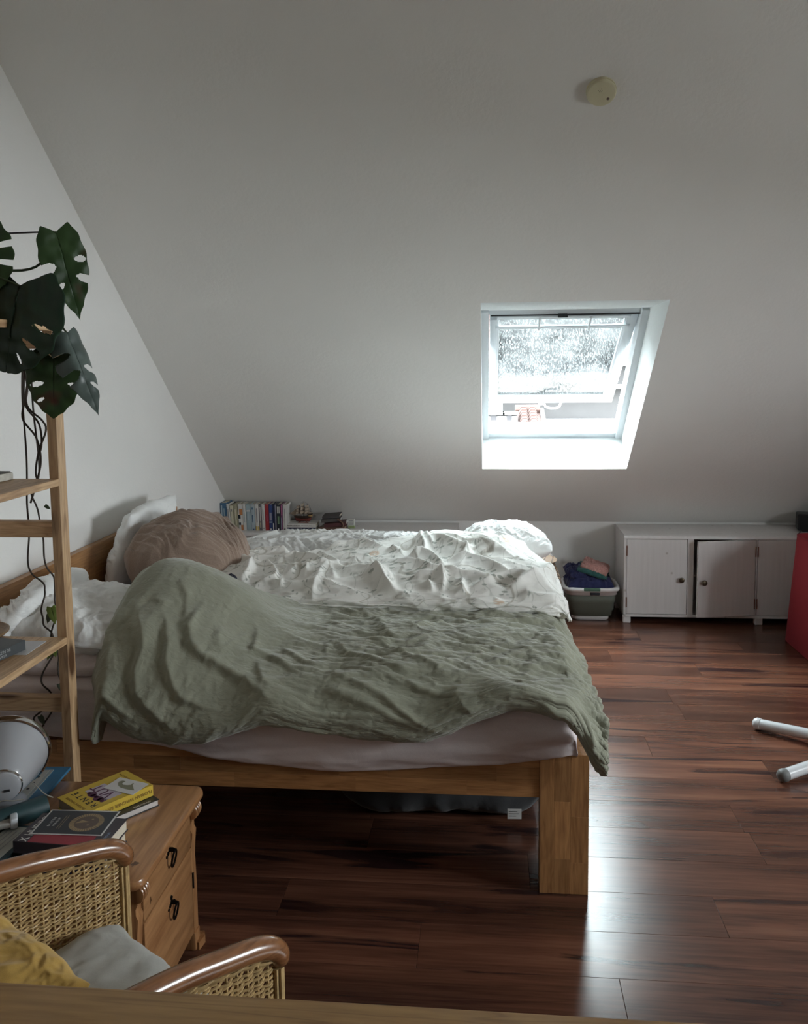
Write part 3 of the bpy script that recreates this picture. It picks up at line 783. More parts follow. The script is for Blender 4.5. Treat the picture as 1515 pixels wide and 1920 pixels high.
def green_extra(P, S, T):
    Y = P[..., 1]
    right = sstep(-0.85, -0.45, S)
    top = sstep(2.42, 2.62, Y)
    wx, wy = 0.03 * noise2(S * 5, T * 5, 21), 0.05 * noise2(S * 4, T * 4, 22)
    lin = ridged((S + wx) * 4.2 + 1.5 * T, (T + wy) * 11 - 2.0 * S, 3, 4) - 1.0
    lin2 = ridged((S + wx) * 9.0 - 3 * T, (T + wy) * 17 + 5 * S, 3, 9) - 1.0
    left = ridged((S + wx) * 9 + 3 * T, (T + wy) * 3.2, 3, 7) - 1.0
    big = fbm(S * 2.6, T * 3.2, 2, 31)
    h = 0.0100 * lin * right * (0.35 + 0.65 * top) + 0.0036 * lin2 * (0.2 + 0.8 * right) * (0.4 + 0.6 * top) + 0.0045 * left * (1 - 0.7 * right)
    h += 0.018 * big
    edge = sstep(0.24, 0.40, S)
    h += edge * 0.012 * noise2(S * 4, T * 26, 5) + edge * 0.006 * noise2(S * 9, T * 55, 6)
    hem = sstep(1.22, 1.40, T)
    h += hem * 0.007 * noise2(S * 16, T * 3, 8)
    h += 0.0007 * ridged(S * 26, T * 30, 2, 13)
    return h

def floral_extra(P, S, T):
    wx, wy = 0.05 * noise2(S * 3, T * 3, 41), 0.05 * noise2(S * 3, T * 3, 42)
    a = ridged((S + wx) * 3.6 + 1.2 * T, (T + wy) * 6.5 - 1.0 * S, 2, 44) - 0.9
    b = ridged((S + wx) * 9 + 4 * T, (T + wy) * 12 - 5 * S, 2, 45) - 0.9
    h = 0.012 * a + 0.0028 * b + 0.018 * fbm(S * 2.5, T * 4, 2, 46)
    end = sstep(0.20, 0.38, S) + sstep(-1.0, -1.12, S)
    h *= 1 - 0.6 * sstep(0.33, 0.43, S)
    h += 0.008 * end * noise2(S * 5, T * 16, 47)
    return h

# sage green crumpled linen
m, nt, b = new_mat('sage_linen')
uvn = N(nt, 'ShaderNodeUVMap')
mp = N(nt, 'ShaderNodeMapping'); mp.inputs['Scale'].default_value = (1, 1, 1); nt.links.new(uvn.outputs[0], mp.inputs[0])
def uvnoise(sc, s, det=4, dist=0.0):
    q = N(nt, 'ShaderNodeMapping'); q.inputs['Scale'].default_value = sc; nt.links.new(uvn.outputs[0], q.inputs[0])
    n = N(nt, 'ShaderNodeTexNoise'); n.inputs['Scale'].default_value = s; n.inputs['Detail'].default_value = det; n.inputs['Distortion'].default_value = dist
    nt.links.new(q.outputs[0], n.inputs['Vector']); return n.outputs[0]
a1 = uvnoise((1, 1, 1), 5, 4); a2 = uvnoise((300, 90, 1), 5, 1); a3 = uvnoise((90, 300, 1), 5, 1)
c = ramp(nt, a1, [(0.3, (0.255, 0.262, 0.196)), (0.7, (0.305, 0.310, 0.235))])
c = mixc(nt, 0.12, c, ramp(nt, a2, [(0.3, (0.20, 0.208, 0.150)), (0.7, (0.37, 0.38, 0.30))]))
c = mixc(nt, 0.12, c, ramp(nt, a3, [(0.3, (0.20, 0.208, 0.150)), (0.7, (0.37, 0.38, 0.30))]))
nt.links.new(c, b.inputs['Base Color']); b.inputs['Roughness'].default_value = 0.85; b.inputs['Sheen Weight'].default_value = 0.35
b.inputs['Specular IOR Level'].default_value = 0.25
bump(nt, b, uvnoise((1, 1.4, 1), 34, 4, 1.0), 0.55, 0.005)
M_SAGE = m

# white cotton with a botanical print: thin stems, grey-green leaves, ochre blossoms
m, nt, b = new_mat('botanical_cotton')
uvn = N(nt, 'ShaderNodeUVMap')
def vmath(op, a, b2):
    n = N(nt, 'ShaderNodeMath', operation=op)
    for i, v in enumerate((a, b2)):
        if isinstance(v, (int, float)): n.inputs[i].default_value = v
        elif v is not None: nt.links.new(v, n.inputs[i])
    return n.outputs[0]
w1 = uvnoise((1, 1, 1), 3.1, 1)
stem = vmath('ABSOLUTE', vmath('SUBTRACT', uvnoise((1, 1, 1), 3.6, 1.0, 0.4), 0.5), None)
stemm = ramp(nt, stem, [(0.004, (1, 1, 1)), (0.0085, (0, 0, 0))])
stem2 = vmath('ABSOLUTE', vmath('SUBTRACT', uvnoise((1.6, 1, 1), 6.2, 1.0, 0.3), 0.52), None)
stemm2 = ramp(nt, stem2, [(0.005, (1, 1, 1)), (0.010, (0, 0, 0))])
near = ramp(nt, stem, [(0.06, (1, 1, 1)), (0.09, (0, 0, 0))])
near2 = ramp(nt, stem2, [(0.04, (1, 1, 1)), (0.06, (0, 0, 0))])
q = N(nt, 'ShaderNodeMapping'); q.inputs['Scale'].default_value = (24, 62, 1); q.inputs['Rotation'].default_value = (0, 0, 0.6); nt.links.new(uvn.outputs[0], q.inputs[0])
vo = N(nt, 'ShaderNodeTexVoronoi'); vo.inputs['Scale'].default_value = 1.0; vo.inputs['Randomness'].default_value = 1.0; nt.links.new(q.outputs[0], vo.inputs['Vector'])
leafm = ramp(nt, vo.outputs['Distance'], [(0.26, (1, 1, 1)), (0.33, (0, 0, 0))])
q2 = N(nt, 'ShaderNodeMapping'); q2.inputs['Scale'].default_value = (62, 24, 1); q2.inputs['Rotation'].default_value = (0, 0, 0.4); nt.links.new(uvn.outputs[0], q2.inputs[0])
vo2 = N(nt, 'ShaderNodeTexVoronoi'); vo2.inputs['Scale'].default_value = 1.0; nt.links.new(q2.outputs[0], vo2.inputs['Vector'])
leafm2 = ramp(nt, vo2.outputs['Distance'], [(0.24, (1, 1, 1)), (0.31, (0, 0, 0))])
pick = ramp(nt, uvnoise((1, 1, 1), 9, 0), [(0.5, (0, 0, 0)), (0.53, (1, 1, 1))])
lm = mixc(nt, pick, mixc(nt, 1.0, leafm, near, 'MULTIPLY'), mixc(nt, 1.0, leafm2, near2, 'MULTIPLY'))
vo3 = N(nt, 'ShaderNodeTexVoronoi'); vo3.inputs['Scale'].default_value = 6.5; vo3.inputs['Randomness'].default_value = 0.8; nt.links.new(uvn.outputs[0], vo3.inputs['Vector'])
petal = ramp(nt, vo3.outputs['Distance'], [(0.15, (1, 1, 1)), (0.19, (0, 0, 0))])
petal = mixc(nt, 1.0, petal, ramp(nt, uvnoise((1, 1, 1), 60, 2), [(0.4, (0.1, 0.1, 0.1)), (0.55, (1, 1, 1))]), 'MULTIPLY')
white = ramp(nt, w1, [(0.3, (0.80, 0.79, 0.745)), (0.7, (0.84, 0.83, 0.79))])
c = mixc(nt, mixc(nt, 0.35, stemm, (0, 0, 0)), white, (0.42, 0.39, 0.32))
c = mixc(nt, mixc(nt, 0.5, stemm2, (0, 0, 0)), c, (0.44, 0.45, 0.40))
c = mixc(nt, mixc(nt, 0.25, lm, (0, 0, 0)), c, (0.25, 0.275, 0.23))
c = mixc(nt, mixc(nt, 0.4, petal, (0, 0, 0)), c, (0.62, 0.36, 0.18))
nt.links.new(c, b.inputs['Base Color']); b.inputs['Roughness'].default_value = 0.75; b.inputs['Sheen Weight'].default_value = 0.15
b.inputs['Specular IOR Level'].default_value = 0.3
bump(nt, b, uvnoise((1, 1, 1), 26, 4, 0.8), 0.35, 0.004)
M_FLORAL = m
M_WHITE = fabric('white_cotton', (0.80, 0.81, 0.80), 700, 0.8, 0.45, 16, 0.15, 0.03, nd=0.006)
M_SHEET = fabric('pinkish_white_sheet', (0.74, 0.67, 0.67), 700, 0.85, 0.4, 9, 0.1, 0.04, nd=0.006)

P, S, T = displaced(green_base, 560, 400, GREEN_FOLDS, green_extra)
o = grid_mesh('linen_duvet', P, M_SAGE, uv=np.stack([S, T], -1))
tag(o, 'crumpled sage green linen duvet spread over the near half of the bed', 'duvet')
md = o.modifiers.new('thickness', 'SOLIDIFY'); md.thickness = 0.006; md.offset = -1

P, S, T = displaced(floral_base, 480, 360, FLORAL_FOLDS, floral_extra, 1.6)
o = grid_mesh('floral_duvet', P, M_FLORAL, uv=np.stack([S, T], -1))
tag(o, 'white duvet printed with leaves and ochre blossoms heaped on the bed', 'duvet')
md = o.modifiers.new('thickness', 'SOLIDIFY'); md.thickness = 0.006; md.offset = -1
mt = mattress()
tag(mt, 'thick mattress in a pale pinkish fitted sheet lying in the beech bed', 'mattress')
bm = bmesh.new(); bm.from_mesh(mt.data)
bmesh.ops.holes_fill(bm, edges=[e for e in bm.edges if e.is_boundary and all(v.co.x > 0.2 for v in e.verts)], sides=400)
bm.to_mesh(mt.data); bm.free()

def pillow(name, label, loc, size, rot, mat, seed, thick=None, ears=0.10, wr=0.012, piping=None, cat='pillow', res=150, dents=(), power=2.6, twist=0.0, grain=(3.0, 3.0), lump=0.02, rnd=0.0):
    """soft cushion: size = (width, height, thickness); plump surface with puckered seams"""
    w, h, t = size
    u = np.linspace(-1, 1, res); U, V = np.meshgrid(u, u, indexing='ij')
    # pillow outline: sides drawn in between pointed corners
    px = U * (1 - ears * (1 - V ** 2) * np.abs(U) ** 3); py = V * (1 - ears * (1 - U ** 2) * np.abs(V) ** 3)
    px = px * np.sqrt(1 - rnd * V ** 2 / 2); py = py * np.sqrt(1 - rnd * U ** 2 / 2)
    prof = np.clip((1 - np.abs(U) ** power) * (1 - np.abs(V) ** power), 0, 1) ** 0.55
    rad = np.arctan2(V, U); dist = np.hypot(U, V)
    pk = noise2(rad * 3.5 + 9, dist * 1.2, seed) * sstep(0.25, 1.0, dist)
    wx = 0.25 * noise2(U * 1.7, V * 1.7, seed + 1)
    r_ = ridged((U + wx) * grain[0], (V + wx) * grain[1], 3, seed + 2) - 0.9
    big = fbm(U * 1.3, V * 1.3, 2, seed + 3)
    edge = np.clip(prof * 3, 0, 1)
    zt = prof * t / 2 * (1 + 0.2 * pk) + edge * (wr * r_ + lump * big)
    zb = -prof * t / 2 * (1 - 0.3 * pk) + edge * (0.4 * wr * r_)
    for (du, dv, rr, amt) in dents:
        zt -= amt * np.exp(-(((U - du) ** 2 + (V - dv) ** 2) / rr ** 2))
    X = px * w / 2 + 0.010 * noise2(V * 4, U, seed + 5); Yp = py * h / 2 + 0.010 * noise2(U * 4, V, seed + 6)
    M = Matrix.Rotation(rot[2], 3, 'Z') @ Matrix.Rotation(rot[1], 3, 'Y') @ Matrix.Rotation(rot[0], 3, 'X')
    Mn = np.array(M)
    def tr(Z):
        Q = np.stack([X, Yp, Z + twist * U * V], -1)
        return Q @ Mn.T
    A, B = tr(zt), tr(zb)
    n = res
    me = bpy.data.meshes.new(name)
    V2 = np.concatenate([A.reshape(-1, 3), B.reshape(-1, 3)])
    idx = np.arange(n * n).reshape(n, n)
    f1 = np.stack([idx[:-1, :-1], idx[1:, :-1], idx[1:, 1:], idx[:-1, 1:]], -1).reshape(-1, 4)
    f2_ = (f1 + n * n)[:, ::-1]
    b_ = np.concatenate([idx[:, 0], idx[-1, 1:], idx[::-1, -1][1:], idx[0, ::-1][1:-1]])
    bn = np.roll(b_, -1)
    f3 = np.stack([b_, b_ + n * n, bn + n * n, bn], -1)
    F = np.concatenate([f1, f2_, f3])
    me.vertices.add(len(V2)); me.vertices.foreach_set('co', V2.reshape(-1).astype(np.float32))
    me.loops.add(len(F) * 4); me.loops.foreach_set('vertex_index', F.reshape(-1).astype(np.int32))
    me.polygons.add(len(F)); me.polygons.foreach_set('loop_start', (np.arange(len(F)) * 4).astype(np.int32))
    me.update(calc_edges=True); me.validate()
    bm = bmesh.new(); bm.from_mesh(me); bmesh.ops.remove_doubles(bm, verts=bm.verts, dist=0.0004); bmesh.ops.recalc_face_normals(bm, faces=bm.faces); bm.to_mesh(me); bm.free()
    o = link(name, me, mat, None, False)
    me.polygons.foreach_set('use_smooth', [True] * len(me.polygons))
    o.location = loc
    tag(o, label, cat)
    if piping is not None:
        ring = np.concatenate([A[:, 0], A[-1, 1:], A[::-1, -1][1:], A[0, ::-1][1:]])[::2]
        p_ = MB().tube([tuple(q) for q in ring], 0.0045, 6, False).build('piping', piping, o)
    return o

M_PIPE = plain('white_piping', (0.62, 0.62, 0.60), 0.7)
M_BROWN = fabric('taupe_ribbed_blanket', (0.275, 0.20, 0.155), 220, 0.95, 0.7, 60, 0.3, 0.08, nd=0.004)
# far pillow leaning on the headboard behind the brown one, then the brown heap
pillow('pillow', 'white pillow leaning on the headboard behind the brown blanket roll', (-1.565, 3.79, 0.800), (0.40, 0.66, 0.15), (R(0), R(-72), R(2)), M_WHITE, 3, rnd=0.35, ears=0.03, wr=0.012)
pillow('rolled_blanket', 'taupe brown ribbed blanket bunched up on the far pillow', (-1.275, 3.58, 0.770), (0.50, 0.56, 0.38), (R(-4), R(8), R(-12)), M_BROWN, 8, rnd=0.85, ears=0.0, wr=0.012, cat='blanket', grain=(1.0, 5.5), power=2.4, res=220, lump=0.03)
# near pillows at the headboard
pillow('pillow', 'crumpled white pillow standing against the headboard behind the ladder shelf', (-1.555, 2.84, 0.745), (0.30, 0.58, 0.15), (R(0), R(-58), R(1)), M_WHITE, 14, rnd=0.8, ears=0.02, wr=0.018, grain=(2.5, 2.5))
pillow('pillow', 'plump white pillow with a piped edge lying beside the green duvet', (-1.36, 2.80, 0.742), (0.46, 0.50, 0.19), (R(2), R(4), R(-6)), M_WHITE, 22, rnd=0.25, ears=0.02, wr=0.008, piping=M_PIPE, dents=((0.4, -0.2, 0.5, 0.02),))
pillow('pillow', 'flat pale pink pillow at the bottom of the near stack', (-1.39, 2.74, 0.655), (0.50, 0.44, 0.13), (R(0), R(0), R(0)), M_SHEET, 27, ears=0.04, wr=0.006)
# white roll and pillow along the far edge
pillow('white_duvet', 'plain white duvet rolled along the far edge of the bed', (-0.68, 4.14, 0.685), (1.15, 0.50, 0.15), (R(0), R(0), R(0)), M_WHITE, 33, rnd=0.2, ears=0.01, wr=0.016, cat='duvet', grain=(9, 2.5), power=4.0, res=200)
pillow('pillow', 'white pillow lying at the foot end of the far bed edge', (0.10, 4.22, 0.725), (0.44, 0.38, 0.18), (R(0), R(4), R(4)), M_WHITE, 38, rnd=0.3, ears=0.08, wr=0.010)
# dark blue cloth peeking out between the duvets
pillow('dark_garment', 'dark navy garment crumpled between green and floral duvets', (-1.02, 3.20, 0.75), (0.14, 0.16, 0.06), (0, 0, 0.3), fabric('navy_jersey', (0.012, 0.014, 0.03), 500), 41, cat='garment', res=50)
# grey cushion with a white tag under the bed
M_GREYC = fabric('charcoal_canvas', (0.045, 0.047, 0.05), 400, 0.95, 0.5, 20)
uc = pillow('floor_cushion', 'charcoal floor cushion lying in the dark under the bed', (-0.17, 3.14, 0.102), (0.72, 0.50, 0.20), (0, 0, R(2)), M_GREYC, 52, rnd=0.15, ears=0.0, wr=0.008, cat='cushion', power=7)
tg = MB(); tg.box(-0.024, 0.024, -0.001, 0.001, -0.018, 0.018, 0.0004, 1)
tg = tg.build('tag_label', plain('white_tag', (0.6, 0.6, 0.58), 0.6), uc, False); tg.location = (0.265, -0.262, -0.055); tg.rotation_euler = (0, 0, R(3))
for i, ww in enumerate((0.03, 0.036, 0.026)):
    t_ = MB().box(-0.02, -0.02 + ww, -0.0016, -0.0012, 0.008 - i * 0.008, 0.010 - i * 0.008, 0, 1).build('printed_line', plain('tag_ink', (0.05, 0.05, 0.05), 0.7), uc, False)
    t_.location = tg.location; t_.rotation_euler = tg.rotation_euler
    t_['kind'] = 'stuff'
# ================================================================== FAR SIDE: low cabinets, books, ship, basket
def paint_mat():
    m, nt, b = new_mat('whitewashed_wood')
    co = objcoord(nt, (1, 1, 1))
    q = N(nt, 'ShaderNodeMapping'); q.inputs['Scale'].default_value = (30, 30, 1.6); nt.links.new(co, q.inputs[0])
    n = N(nt, 'ShaderNodeTexNoise'); n.inputs['Scale'].default_value = 2; n.inputs['Detail'].default_value = 5; nt.links.new(q.outputs[0], n.inputs['Vector'])
    v = N(nt, 'ShaderNodeTexVoronoi'); v.inputs['Scale'].default_value = 9; nt.links.new(co, v.inputs['Vector'])
    c = ramp(nt, n.outputs[0], [(0.25, (0.66, 0.64, 0.63)), (0.7, (0.72, 0.70, 0.69))])
    c = mixc(nt, ramp(nt, v.outputs['Distance'], [(0.03, (1, 1, 1)), (0.10, (0, 0, 0))]), c, (0.46, 0.42, 0.39))
    nt.links.new(c, b.inputs['Base Color']); b.inputs['Roughness'].default_value = 0.45
    bump(nt, b, n.outputs[0], 0.2, 0.0008)
    return m
M_CAB = paint_mat()
M_DARK = plain('cabinet_shadow_interior', (0.10, 0.095, 0.09), 0.8)
M_BRONZE = plain('aged_bronze', (0.10, 0.075, 0.05), 0.35, 0.9)
M_HINGE = plain('copper_hinge', (0.22, 0.10, 0.065), 0.45, 0.7)

def low_cabinet(label, x0, x1, doors, name='low_cabinet'):
    """doors: (x0, x1, hinge side, open angle)"""
    yf, yb, zt = 5.288, 5.655, 0.548
    c = thing(name, label, 'cabinet')
    g = MB()
    # top with a rounded nose, sides, bottom, back
    prof = [(yb, zt), (yf + 0.03, zt), (yf + 0.008, zt - 0.006), (yf, zt - 0.018), (yf, zt - 0.024), (yb, zt - 0.024)]
    a = [g.bm.verts.new((x0, p[0], p[1])) for p in prof]; b = [g.bm.verts.new((x1, p[0], p[1])) for p in prof]
    g.bm.faces.new(a); g.bm.faces.new(b[::-1])
    for i in range(len(prof)): g.bm.faces.new((a[i], a[(i + 1) % 6], b[(i + 1) % 6], b[i]))
    g.build('cabinet_top', M_CAB, c)
    g = MB().box(x0, x0 + 0.016, yf, yb, 0.045, zt - 0.024, 0.002, 1).box(x1 - 0.016, x1, yf, yb, 0.045, zt - 0.024, 0.002, 1)
    g.box(x0, x1, yf, yb, 0.040, 0.056, 0.001, 1).box(x0, x1, yb - 0.008, yb, 0.045, zt - 0.024)
    g.box(x0 + 0.016, x1 - 0.016, yf + 0.05, yb - 0.01, 0.28, 0.294, 0.001, 1)
    for d0, d1 in zip(doors[:-1], doors[1:]):
        g.box(d0[1] + 0.002, d1[0] - 0.002, yf, yf + 0.02, 0.056, zt - 0.024, 0.001, 1)
    g.build('carcass', M_CAB, c)
    for xx in (x0, (x0 + x1) / 2, x1 - 0.045):
        for yy in (yf + 0.002, yb - 0.05):
            MB().box(xx, xx + 0.045, yy, yy + 0.04, 0, 0.041, 0.003, 1).build('leg', M_CAB, c)
    for (a0, a1, side, ang) in doors:
        w = a1 - a0
        d = bpy.data.objects.new('door', MB().box(0.0015, w - 0.0015, 0, 0.018, 0.059, zt - 0.027, 0.0015, 2).mesh('door')); COL.objects.link(d)
        d.data.materials.append(M_CAB); d.parent = c
        if side == 'L': d.location = (a0, yf + 0.001, 0); kx = w - 0.035; hx = -0.001
        else: kx = 0.035; hx = w - 0.004
        if side == 'R':
            d.location = (a1, yf + 0.001, 0)
            for v in d.data.vertices: v.co.x -= w
            kx -= w; hx -= w
            d.rotation_euler = (0, 0, R(ang))
        k = MB().lathe([(0.005, 0), (0.006, 0.010), (0.014, 0.014), (0.017, 0.020), (0.015, 0.026), (0.008, 0.029)], (kx, 0, 0.275), 18, (0, -1, 0)).build('knob', M_BRONZE, d)
        for zz in (0.10, 0.42):
            MB().tube([(hx + 0.002, -0.003, zz), (hx + 0.002, -0.003, zz + 0.062)], 0.0035, 8).build('hinge', M_HINGE, d)
    return c
low_cabinet('low white cabinet with three doors in view, the middle one ajar', 0.836, 2.40, [(0.852, 1.212, 'L', 0), (1.252, 1.613, 'R', 11), (1.624, 1.985, 'L', 0), (2.02, 2.384, 'R', 0)])
low_cabinet('low white cabinet behind the bed carrying the books and model ship', XL + 0.02, -0.176, [(-1.66, -1.31, 'L', 0), (-1.27, -0.92, 'R', 0), (-0.90, -0.56, 'L', 0), (-0.52, -0.19, 'R', 0)])

# ---- row of upright paperbacks
ZTOP = 0.5485
def M_col(name, c, r=0.55): return plain(name, c, r, noise_a=0.05)
M_PAGES = plain('book_pages', (0.62, 0.57, 0.46), 0.85, noise_s=60, noise_a=0.08)
def add_text(txt, size, parent, mat, M, name='title_text', extr=0.0002, align='CENTER', sx=1.0):
    cu = bpy.data.curves.new(name, 'FONT'); cu.body = txt; cu.size = size; cu.extrude = extr; cu.align_x = align; cu.align_y = 'CENTER'
    cu.resolution_u = 2
    o = bpy.data.objects.new(name, cu)
    me = bpy.data.meshes.new_from_object(o); bpy.data.objects.remove(o); bpy.data.curves.remove(cu)
    me.materials.clear(); me.materials.append(mat)
    o = bpy.data.objects.new(name, me); COL.objects.link(o)
    o.parent = parent
    o.matrix_local = M @ Matrix.Diagonal((sx, 1, 1, 1))
    return o
def basis(o, x, y):
    x = Vector(x).normalized(); y = Vector(y).normalized(); z = x.cross(y)
    return Matrix(((x.x, y.x, z.x, o[0]), (x.y, y.y, z.y, o[1]), (x.z, y.z, z.z, o[2]), (0, 0, 0, 1)))
def book_upright(label, x, w, h, d, col, lean, marks=(), name='book', grp=None):
    b_ = thing(name, label, 'book', (x, 5.350, ZTOP), 0, grp)
    b_.rotation_euler = (0, R(lean), 0)
    t = 0.0015
    g = MB().box(0, t, 0, d, 0, h).box(w - t, w, 0, d, 0, h)
    n = 6
    for i in range(n):                    # slightly rounded spine
        a0, a1 = i / n, (i + 1) / n
        y0 = -0.002 * math.sin(PI * (a0 + a1) / 2)
        g.box(w * a0, w * a1, y0, 0.002, 0, h)
    g.build('cover', col, b_, False)
    MB().box(t, w - t, 0.002, d - 0.003, 0.002, h - 0.003).build('pages', M_PAGES, b_, False)
    for (z0, z1, x0, x1, mc) in marks:
        MB().box(w * x0, w * x1, -0.0032, -0.001, z0 * h, z1 * h).build('spine_print', mc, b_, False)
    return b_
WHT = M_col('book_white', (0.66, 0.65, 0.62)); CRM = M_col('book_cream', (0.62, 0.58, 0.44)); GRYT = M_col('book_print_grey', (0.25, 0.25, 0.27))
DBL = M_col('book_blue', (0.05, 0.13, 0.23)); OLV = M_col('book_olive', (0.36, 0.34, 0.24)); ORG = M_col('book_orange', (0.50, 0.20, 0.07))
LBL = M_col('book_pale_blue', (0.33, 0.42, 0.45)); LB2 = M_col('book_sky', (0.40, 0.48, 0.52)); GRY = M_col('book_grey', (0.17, 0.16, 0.17))
RED = M_col('book_red', (0.36, 0.035, 0.04)); NVY = M_col('book_navy', (0.03, 0.06, 0.19)); BLK = M_col('book_black', (0.02, 0.025, 0.035))
PUR = M_col('book_purple', (0.22, 0.08, 0.17)); LIL = M_col('book_lilac', (0.28, 0.28, 0.36)); GRN = M_col('book_print_green', (0.16, 0.26, 0.16)); YEL = M_col('book_print_yellow', (0.55, 0.40, 0.12))
NVD = M_col('book_dark_navy', (0.012, 0.018, 0.06)); BRN = M_col('book_brown_leather', (0.13, 0.07, 0.05), 0.5); PNK = M_col('book_pink', (0.42, 0.12, 0.24))
specs = [ # px start, px end, height m, colour, label, marks, lean
 (-0.5, 12.8, .176, DBL, 'wide blue paperback at the left end of the row against the wall', [(.08, .92, .12, .3, LB2), (.3, .8, .5, .62, LBL)], -1.6),
 (13.5, 19.6, .170, WHT, 'off-white paperback with dark foot beside the wide blue book', [(0, .17, .0, 1, GRY), (.3, .8, .4, .6, GRYT)], -4.5),
 (20.2, 25.8, .160, CRM, 'short cream paperback third from the left wall', [(.75, .85, .3, .7, GRYT)], -4.0),
 (26.2, 34.4, .168, OLV, 'olive beige paperback left of the picture spine', [(.2, .8, .35, .6, CRM)], -3.5),
 (34.9, 43.3, .168, WHT, 'white paperback with an orange picture on its spine', [(.58, .82, .3, 1, ORG), (.45, .6, .0, .5, BLK), (0, .2, .5, 1, ORG), (.2, .3, .1, .5, BLK)], -2.5),
 (43.7, 49.6, .168, WHT, 'white paperback right of the orange picture spine', [(.3, .85, .4, .6, LBL)], -2.2),
 (50.2, 58.6, .168, LBL, 'pale teal paperback, the left of two bluish ones', [(.4, .7, .3, .7, LB2), (.72, .78, .1, .9, WHT)], -2.0),
 (58.9, 66.6, .168, LB2, 'light sky blue paperback, the right of two bluish ones', [(.3, .6, .35, .55, DBL), (.02, .06, .4, .7, NVY), (.8, .88, .3, .6, DBL)], -1.6),
 (67.2, 74.4, .168, WHT, 'white paperback with yellow blocks at the foot of its spine', [(.3, .85, .35, .6, GRYT), (0, .15, .1, .45, YEL), (0, .15, .6, .95, YEL)], -1.4),
 (74.9, 79.6, .168, GRY, 'narrow dark grey paperback with white lettering on spine', [(.35, .9, .35, .65, WHT), (.1, .3, .3, .7, CRM)], -1.2),
 (80.0, 86.0, .168, WHT, 'white paperback left of the red one', [(.06, .1, .3, .7, GRYT), (.4, .8, .4, .55, GRYT)], -1.1),
 (86.4, 93.6, .168, RED, 'red paperback near the middle of the row', [(.35, .6, .4, .6, PNK)], -1.0),
 (94.0, 100.9, .168, NVY, 'royal blue paperback right of the red one', [(.02, .08, .3, .65, WHT), (.38, .68, .2, .8, LIL), (.3, .34, .1, .9, LB2)], -0.8),
 (101.3, 105.0, .168, NVD, 'slim dark navy booklet with a white foot', [(0, .28, .0, .5, WHT)], -0.6),
 (105.4, 107.8, .166, LIL, 'slim lilac grey booklet beside the black-green book', [], -0.5),
 (108.2, 116.2, .168, BLK, 'black-green paperback with pale lettering on spine', [(.66, .92, .2, .42, WHT), (.66, .92, .58, .8, WHT), (.25, .55, .3, .7, GRN), (.02, .08, .3, .6, WHT)], -0.3),
 (116.6, 120.2, .168, PUR, 'slim purple paperback near the right end of row', [(.6, .95, .2, .8, PNK), (.0, .5, .1, .5, LIL)], 0),
 (120.8, 128.4, .166, WHT, 'broad white paperback at the right end of row', [(.03, .08, .3, .6, BLK), (.2, .85, .45, .55, GRYT)], 0)]
for (p0, p1, h, col, lab, mk, ln) in specs:
    book_upright(lab, -1.690 + p0 * 0.00333, (p1 - p0) * 0.00333, h, 0.118, col, ln, mk, grp='paperbacks standing on the low cabinet')

def flat_book(label, c, size, rz, zt, cover, spine_side=None, pages=None, parent=None, cat='book', hard=0.002, name='book', grp=None, tilt=(0, 0)):
    """closed book lying flat: size (w, d, t); local origin at its bottom centre; spine on -y"""
    w, d, t = size
    b_ = thing(name, label, cat, (c[0], c[1], zt), rz, grp)
    b_.rotation_euler = (tilt[0], tilt[1], rz)
    g = MB().box(-w / 2, w / 2, -d / 2, d / 2, 0, hard, hard * 0.3, 1).box(-w / 2, w / 2, -d / 2, d / 2, t - hard, t, hard * 0.3, 1)
    g.box(-w / 2, w / 2, -d / 2 - 0.0008, -d / 2 + 0.002, 0, t, 0.0006, 1)
    g.build('cover', cover, b_, False)
    MB().box(-w / 2 + 0.003, w / 2 - 0.003, -d / 2 + 0.002, d / 2 - 0.003, hard, t - hard).build('pages', pages or M_PAGES, b_, False)
    return b_
M_INK = plain('black_ink', (0.02, 0.02, 0.022), 0.6)
M_INKW = plain('white_ink', (0.66, 0.66, 0.64), 0.6)
b1 = flat_book('navy book with a white line of text, lying under the model ship', (-1.178, 5.418, 0), (0.200, 0.130, 0.019), 0, ZTOP, NVD)
add_text('dora heldt  stille tage   dtv', 0.012, b1, M_INKW, basis((0, -0.0665, 0.0095), (1, 0, 0), (0, 0, 1)))
b2 = flat_book('white book with grey title, lying on the navy book beneath the ship', (-1.177, 5.416, 0), (0.198, 0.128, 0.024), 0, ZTOP + 0.0192, WHT)
add_text('HENDRIK HERROW', 0.0125, b2, M_INK, basis((-0.048, -0.0655, 0.012), (1, 0, 0), (0, 0, 1)), sx=0.8)
add_text('ERINNERUNG', 0.0105, b2, GRYT, basis((0.04, -0.0655, 0.012), (1, 0, 0), (0, 0, 1)))
zb = ZTOP + 0.0434

